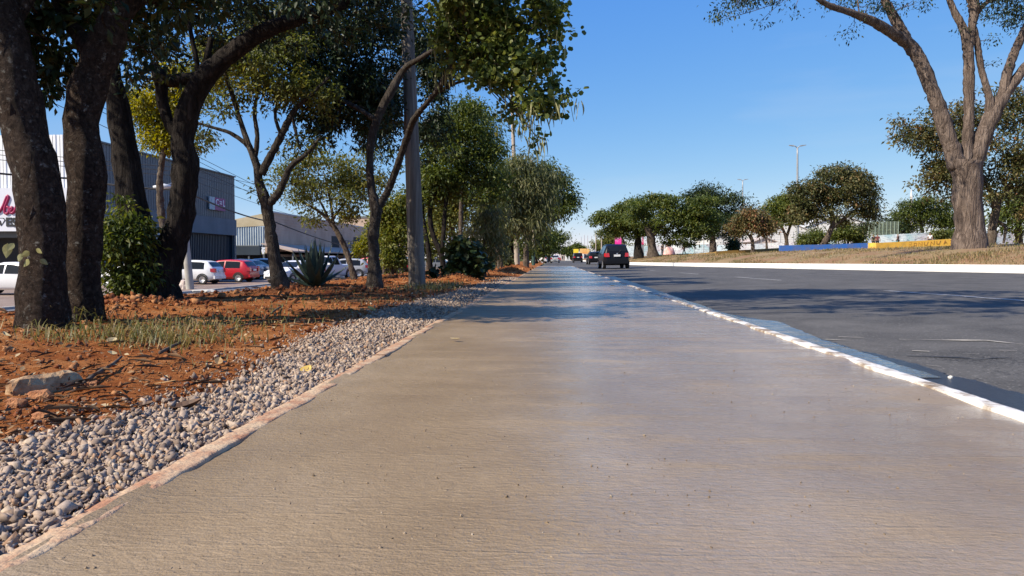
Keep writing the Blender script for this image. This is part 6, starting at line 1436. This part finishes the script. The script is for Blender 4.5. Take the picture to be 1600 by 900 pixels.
# litter: leaf scraps and twigs
M_LITTER = tone_mat('leaf_litter_scraps', [(0, (.05, .028, .016)), (.4, (.16, .085, .04)), (.75, (.34, .21, .10)), (1, (.46, .37, .22))], .9)
x, y = strip_points(5200, 1.8, 40); n = len(x); C = np.stack([x, y, zL(x, y) + .028], 1)
D = unit(np.stack([rng.normal(size=n), rng.normal(size=n), rng.normal(0, .22, n)], 1)); Nn = unit(rng.normal(0, .35, (n, 3)) + np.array([[0, 0, 1.0]]))
L = rng.uniform(.012, .05, n) * np.interp(y, [2, 10, 40], [.9, 1.3, 2.2]); V, F, k = leaf_geo(C, D, Nn, L, L * rng.uniform(.25, .7, n), 'lance'); T = np.repeat(rng.random(n), k)
x, y = strip_points(1500, 1.8, 30); n = len(x); C = np.stack([x, y, zL(x, y) + .03], 1)
D = unit(np.stack([rng.normal(size=n), rng.normal(size=n), rng.normal(0, .12, n)], 1)); L = rng.uniform(.04, .22, n) * np.interp(y, [2, 30], [.8, 1.8]); W = L * .035
V2, F2, k2 = leaf_geo(C, D, unit(np.cross(D, np.array([[0, 0, 1.0]])) * .8 + np.array([[0, 0, .7]])), L, W + .003, 'lance')
tag(link('leaf_litter', np_mesh('leaf_litter', np.concatenate([V, V2]), np.concatenate([F, F2 + len(V)]), np.concatenate([T, np.repeat(rng.random(n) * .6, k2)])), M_LITTER), 'dry leaf scraps and twigs scattered over the red soil', 'litter', kind='stuff')
# grass
def blades(C, Ln, lean, width):
    n = len(C); a = rng.uniform(0, 2 * math.pi, n); d = np.stack([np.cos(a), np.sin(a), 0 * a], 1); s = np.stack([-np.sin(a), np.cos(a), 0 * a], 1)
    L = Ln[:, None]; W = width[:, None]; le = lean[:, None]; up = np.array([[0, 0, 1.0]])
    mid = C + up * L * .6 + d * L * le * .3; tip = C + up * L * (1 - .5 * le) + d * L * le
    V = np.stack([C - s * W, C + s * W, mid - s * W * .7, mid + s * W * .7, tip], 1).reshape(-1, 3); i = np.arange(n)[:, None] * 5
    F = np.concatenate([i + np.array([[0, 1, 3]]), i + np.array([[0, 3, 2]]), i + np.array([[2, 3, 4]])]); return V, F, 5
M_GRASS = leaf_mat('strip_grass', [(0, (.06, .075, .018)), (.35, (.13, .135, .04)), (.65, (.24, .20, .08)), (1, (.36, .28, .15))], .3)
pts = []
def patch(px, py, z, rx, ry, n, s):
    c = G(px, py, z); m = rng.normal(size=(n, 2)) * np.array([[rx, ry]]) + np.array([[c.x, c.y]]); pts.append(np.concatenate([m, np.full((n, 1), s)], 1))
for a in ((150, 520, .1, .30, .22, 420, .15), (200, 517, .1, .30, .25, 520, .17), (250, 520, .1, .25, .25, 520, .15), (295, 522, .1, .22, .22, 420, .14), (225, 505, .1, .4, .3, 420, .16), (320, 500, .1, .3, .3, 260, .12), (105, 500, .1, .12, .10, 160, .20), (140, 497, .1, .14, .1, 160, .2),
          (78, 505, .1, .08, .06, 60, .3), (400, 492, .1, .5, .4, 240, .10), (350, 505, .1, .25, .2, 160, .10), (470, 480, .1, .5, .5, 200, .10), (520, 470, .1, .5, .6, 200, .09), (690, 445, .1, .35, 1.2, 900, .16), (655, 450, .1, .3, .5, 300, .14), (560, 462, .1, .5, .8, 260, .10), (60, 520, .1, .2, .1, 60, .12), (340, 560, .06, .12, .12, 50, .07), (330, 590, .04, .08, .08, 40, .06)): patch(*a)
n = 9000; x = rng.uniform(-13.5, -10.5, n); y = rng.uniform(8, 60, n); pts.append(np.stack([x, y, np.full(n, .16)], 1))
p_ = np.concatenate(pts); p_ = p_[(p_[:, 0] < -2.0) & ((p_[:, 1] > 14) | (rng.random(len(p_)) < .42))]; n = len(p_); C = np.stack([p_[:, 0], p_[:, 1], zL(p_[:, 0], p_[:, 1]) + .005], 1)
V, F, k = blades(C, p_[:, 2] * rng.uniform(.35, 1.25, n), rng.uniform(.45, 1.5, n), rng.uniform(.0026, .0058, n) * np.interp(p_[:, 1], [4, 30], [1, 2.5]))
tag(link('grass', np_mesh('grass', V, F, np.repeat(np.clip(rng.normal(.52, .22, n), 0, 1), k)), M_GRASS), 'tufts of yellowing grass on the dug-up earth strip', 'grass', kind='stuff')
M_DRY = leaf_mat('dry_cut_grass', [(0, (.07, .085, .022)), (.3, (.17, .16, .06)), (.5, (.27, .20, .09)), (.8, (.42, .31, .15)), (1, (.30, .13, .06))], .2)
n = 70000; y = 16 * (85 / 16) ** rng.random(n); d = .2 + rng.random(n) ** 1.3 * 9; x = kerb_x(y) + d
hm = .16 * fbm(x * .9, y * .5, 51, 4) + .10 * fbm(x * 2.4, y * 1.6, 57, 3); keep = (fbm(x * .8, y * .35, 91, 3) + rng.normal(0, .10, n)) > .0; x, y, d, hm = x[keep], y[keep], d[keep], hm[keep]; n = len(x)
C = np.stack([x, y, zR(x, y) + np.clip(d, 0, 1) * hm - .01], 1); pile = np.clip(fbm(x * .7, y * .3, 95, 3) * 5, 0, 1)
V, F, k = blades(C, rng.uniform(.04, .11, n) * (1 + 1.2 * pile), rng.uniform(.2, 1.3, n), np.interp(y, [16, 85], [.006, .02]) * rng.uniform(.7, 1.3, n))
tag(link('dry_grass', np_mesh('dry_grass', V, F, np.repeat(np.clip(rng.normal(.42, .2, n) + .25 * (fbm(x * .3, y * .15, 97, 2)), 0, 1), k)), M_DRY), 'dry straw-coloured grass on the rise across the road', 'grass', kind='stuff')

# ------------------------------------------------------------------ single things lying about
def onstrip(px, py):
    return GF(px, py, lambda x, y: float(max(zL(x, y), bedz(x, y) if x > -2.0 else -9)) + .012, .8)
def fallen(label, px, py, s, m, rot, curl=.35, z=None, w=.55):
    q = onstrip(px, py) if z is None else G(px, py, z); vs, fs = [], []; nn = 6
    for i in range(nn):
        t = i / (nn - 1); ww = w * .5 * math.sin(math.pi * (t * .94 + .03)) ** .8
        for u in (-1, 0, 1): vs.append((u * ww * s, (t - .5) * s, s * (curl * (t - .5) ** 2 + curl * .9 * ww * abs(u)) + .004))
    for i in range(nn - 1):
        for j in (0, 1): fs.append((i * 3 + j, i * 3 + j + 1, i * 3 + j + 4, i * 3 + j + 3))
    me = bpy.data.meshes.new('fallen_leaf'); me.from_pydata(vs, [], fs); o = link('fallen_leaf', me, m); o.location = q + Vector((0, 0, .012)); o.rotation_euler = rot
    so = o.modifiers.new('thick', 'SOLIDIFY'); so.thickness = .0012
    return tag(o, label, 'leaf', 'fallen leaves on soil and gravel')
M_LBR = mat('brown_dead_leaf', (.055, .026, .012), (.12, .055, .022), scale=30, rough=.7); M_LTAN = mat('tan_dead_leaf', (.34, .19, .07), (.45, .28, .12), scale=25, rough=.8); M_LCR = mat('cream_dead_leaf', (.34, .26, .13), (.44, .36, .21), scale=25, rough=.8); M_LYE = mat('yellow_dead_leaf', (.45, .30, .06), (.55, .38, .10), scale=25, rough=.8)
fallen('large curled dark-brown leaf lying on the gravel', 291, 645, .135, M_LBR, (.2, .1, -1.2), .8)
fallen('flat tan leaf on bare soil above the large curled leaf', 259, 602, .11, M_LTAN, (.15, 0, -1.5), .1, w=.4)
fallen('dark brown leaf at the gravel edge left of the large curled leaf', 226, 639, .075, M_LBR, (.1, .2, -1.3), .6)
fallen('small dark leaf where soil meets gravel, above the large curled leaf', 318, 614, .07, M_LBR, (.1, -.2, -1.5), .5)
fallen('pale tan leaf tilted at the top of the near gravel', 341, 569, .09, M_LTAN, (.35, .3, .4), .3)
fallen('orange-tan leaf half buried in the grass tuft', 258, 531, .11, M_LTAN, (.35, .2, .9), .3)
fallen('second tan leaf left of the orange one in the grass', 290, 535, .10, M_LTAN, (.25, -.3, -.6), .3)
fallen('small cream leaf at the left end of the grass tuft', 175, 536, .085, M_LCR, (.3, .2, .1), .4, w=.8)
fallen('cream scrap of leaf on soil below the grass tuft', 175, 556, .07, M_LCR, (.2, .25, .7), .3, w=.8)
fallen('pale curled leaf by the root of the nearest trunk', 10, 528, .13, M_LCR, (.2, .2, 1.0), .5, w=.3)
fallen('yellow leaf lying on the far gravel', 478, 583, .085, M_LYE, (.5, .2, -.4), .3, w=.8)
fallen('yellow-brown leaf on the soil beyond the gravel', 580, 485, .13, M_LYE, (.4, .2, .8), .3, w=.8)
fallen('tiny orange leaf on the wet path near the kerb', 957, 447.5, .16, M_LYE, (0, 0, .7), .2, z=.004, w=.7)
fallen('pale scrap on the wet concrete in mid path', 711, 533, .085, M_LCR, (0, 0, 1.2), .4, z=.002, w=.5)
# broken length of old concrete
def chunk(name, label, cat, a, b_, w, h, m, seed, n=9):
    a, b_ = Vector(a), Vector(b_); r_ = random.Random(seed); t = (b_ - a).normalized(); s = Vector((-t.y, t.x, 0)).normalized(); vs, fs = [], []; k = 7
    for i in range(n):
        p = a.lerp(b_, i / (n - 1)); e = .72 if i in (0, n - 1) else 1
        for q in ((-.5, -.25), (-.5, .45), (-.3, .85), (.1, 1.0), (.42, .8), (.5, .3), (.5, -.25)):
            vs.append(p + s * w * (q[0] * e + r_.uniform(-.09, .09)) + Vector((0, 0, h * (q[1] * e + r_.uniform(-.10, .10)))) + t * r_.uniform(-.01, .01))
    for i in range(n - 1):
        for j in range(k): fs.append((i * k + j, i * k + (j + 1) % k, (i + 1) * k + (j + 1) % k, (i + 1) * k + j))
    fs += [tuple(reversed(range(k))), tuple((n - 1) * k + j for j in range(k))]
    c = a.lerp(b_, .5); me = bpy.data.meshes.new(name); me.from_pydata([tuple(v - c) for v in vs], [], fs); me.update(); bm = bmesh.new(); bm.from_mesh(me); bmesh.ops.recalc_face_normals(bm, faces=bm.faces); bm.to_mesh(me); bm.free()
    o = link(name, me, m); o.location = c; return tag(o, label, cat)
M_CHUNK = mat('soil_stained_concrete', (.24, .12, .055), (.46, .33, .19), scale=14, rough=1.0, bump=.012, bscale=40)
chunk('concrete_chunk', 'long broken concrete lump lying on the red soil at the left', 'concrete lump', onstrip(14, 616), onstrip(124, 601), .085, .075, M_CHUNK, 4)
M_CLOD1 = mat('single_clod', (.25, .09, .034), (.42, .20, .09), scale=20, rough=1.0, bump=.008)
for lab, px, py, s in (('orange soil lump below the middle of the concrete lump', 62, 624, .045), ('small round orange clod left of the concrete lump', 24, 634, .035), ('brown clod at the right end of the concrete lump', 140, 602, .03), ('reddish stone at the gravel edge under the concrete lump', 168, 660, .03), ('flat brown stone stuck in soil above the gravel', 66, 658, .04)):
    q = onstrip(px, py); tag(chunk('soil_clod', lab, 'soil lump', q - Vector((s, 0, 0)), q + Vector((s, .01, 0)), s * 1.5, s * .9, M_CLOD1, px, 5), group='single lumps on the red soil')
M_STICK = mat('dead_stick', (.045, .03, .022), (.12, .085, .06), scale=12, rough=.95)
def stick(label, pp, r):
    q = [onstrip(*p) + Vector((0, 0, .02)) for p in pp]; sp = smooth_path([(v, r * (1 - .4 * i / len(q))) for i, v in enumerate(q)], .04); b = MB(); b.tube([v for v, _ in sp], [a * (1 + .12 * math.sin(i * 1.7)) for i, (_, a) in enumerate(sp)], 7, .1, 3)
    tag(b.build('stick', M_STICK, smooth=True), label, 'stick', 'sticks on the red soil')
stick('dark forked stick right of the concrete lump', [(132, 604), (150, 590), (178, 573), (190, 562)], .011)
stick('thin root curving under the end of the concrete lump', [(100, 608), (112, 602), (126, 607), (136, 600)], .006)
stick('straight dark stick lying in the grass below the black forked tree', [(250, 556), (270, 545), (292, 535)], .012)
stick('long thin twig on soil near the far gravel', [(356, 520), (380, 512), (410, 507)], .008)
stick('pale broken stick leaning on the spoil beneath the slim forked tree', [(424, 492), (432, 486), (442, 480)], .013)
# two pieces on the road, a sack by the pole
M_WST = mat('pale_stone', (.50, .48, .43), (.62, .60, .55), scale=20, rough=.9)
q = GR(1486, 592); q.z = road_z(q.x); tag(chunk('pale_stone', 'small pale stone on the damp asphalt by the kerb', 'stone', q - Vector((.009, 0, 0)), q + Vector((.009, .004, 0)), .018, .018, M_WST, 8, 5), group=None)
M_SACK = mat('pinkish_sack', (.55, .42, .36), (.68, .58, .50), scale=3, rough=.85, bump=.02, bscale=6)
q = lot(283, 451.5); q.y -= .3
tag(chunk('sack', 'crumpled pinkish sack at the foot of the leaning concrete pole', 'sack', q - Vector((.55, 0, -.05)), q + Vector((.5, .1, .05)), .6, .42, M_SACK, 6, 8), None)
q = lot(318, 456); tag(chunk('rubble_pile', 'low pale heap of cement beside the service road kerb', 'rubble', q - Vector((.6, 0, 0)), q + Vector((.5, .2, 0)), .4, .12, m_conc, 9, 8), None)
# pebbles set in the fresh concrete near the camera
nc_ = 900; x = rng.uniform(-1.05, 1.85, nc_); y = 1.25 * 3.6 ** rng.random(nc_); Rr = np.clip(rng.lognormal(-6.2, .5, nc_), .001, .006)
V, F, k = rubble(rng, np.stack([x, y, -.003 + Rr * .1], 1), Rr)
tag(link('concrete_crumbs', np_mesh('concrete_crumbs', V, F, np.repeat(rng.random(nc_), k)), tone_mat('crumb', [(0, (.14, .10, .06)), (.8, (.29, .215, .14)), (1, (.42, .36, .28))], .8)), 'tiny grains and crumbs on the wet concrete surface', 'grit', kind='stuff')
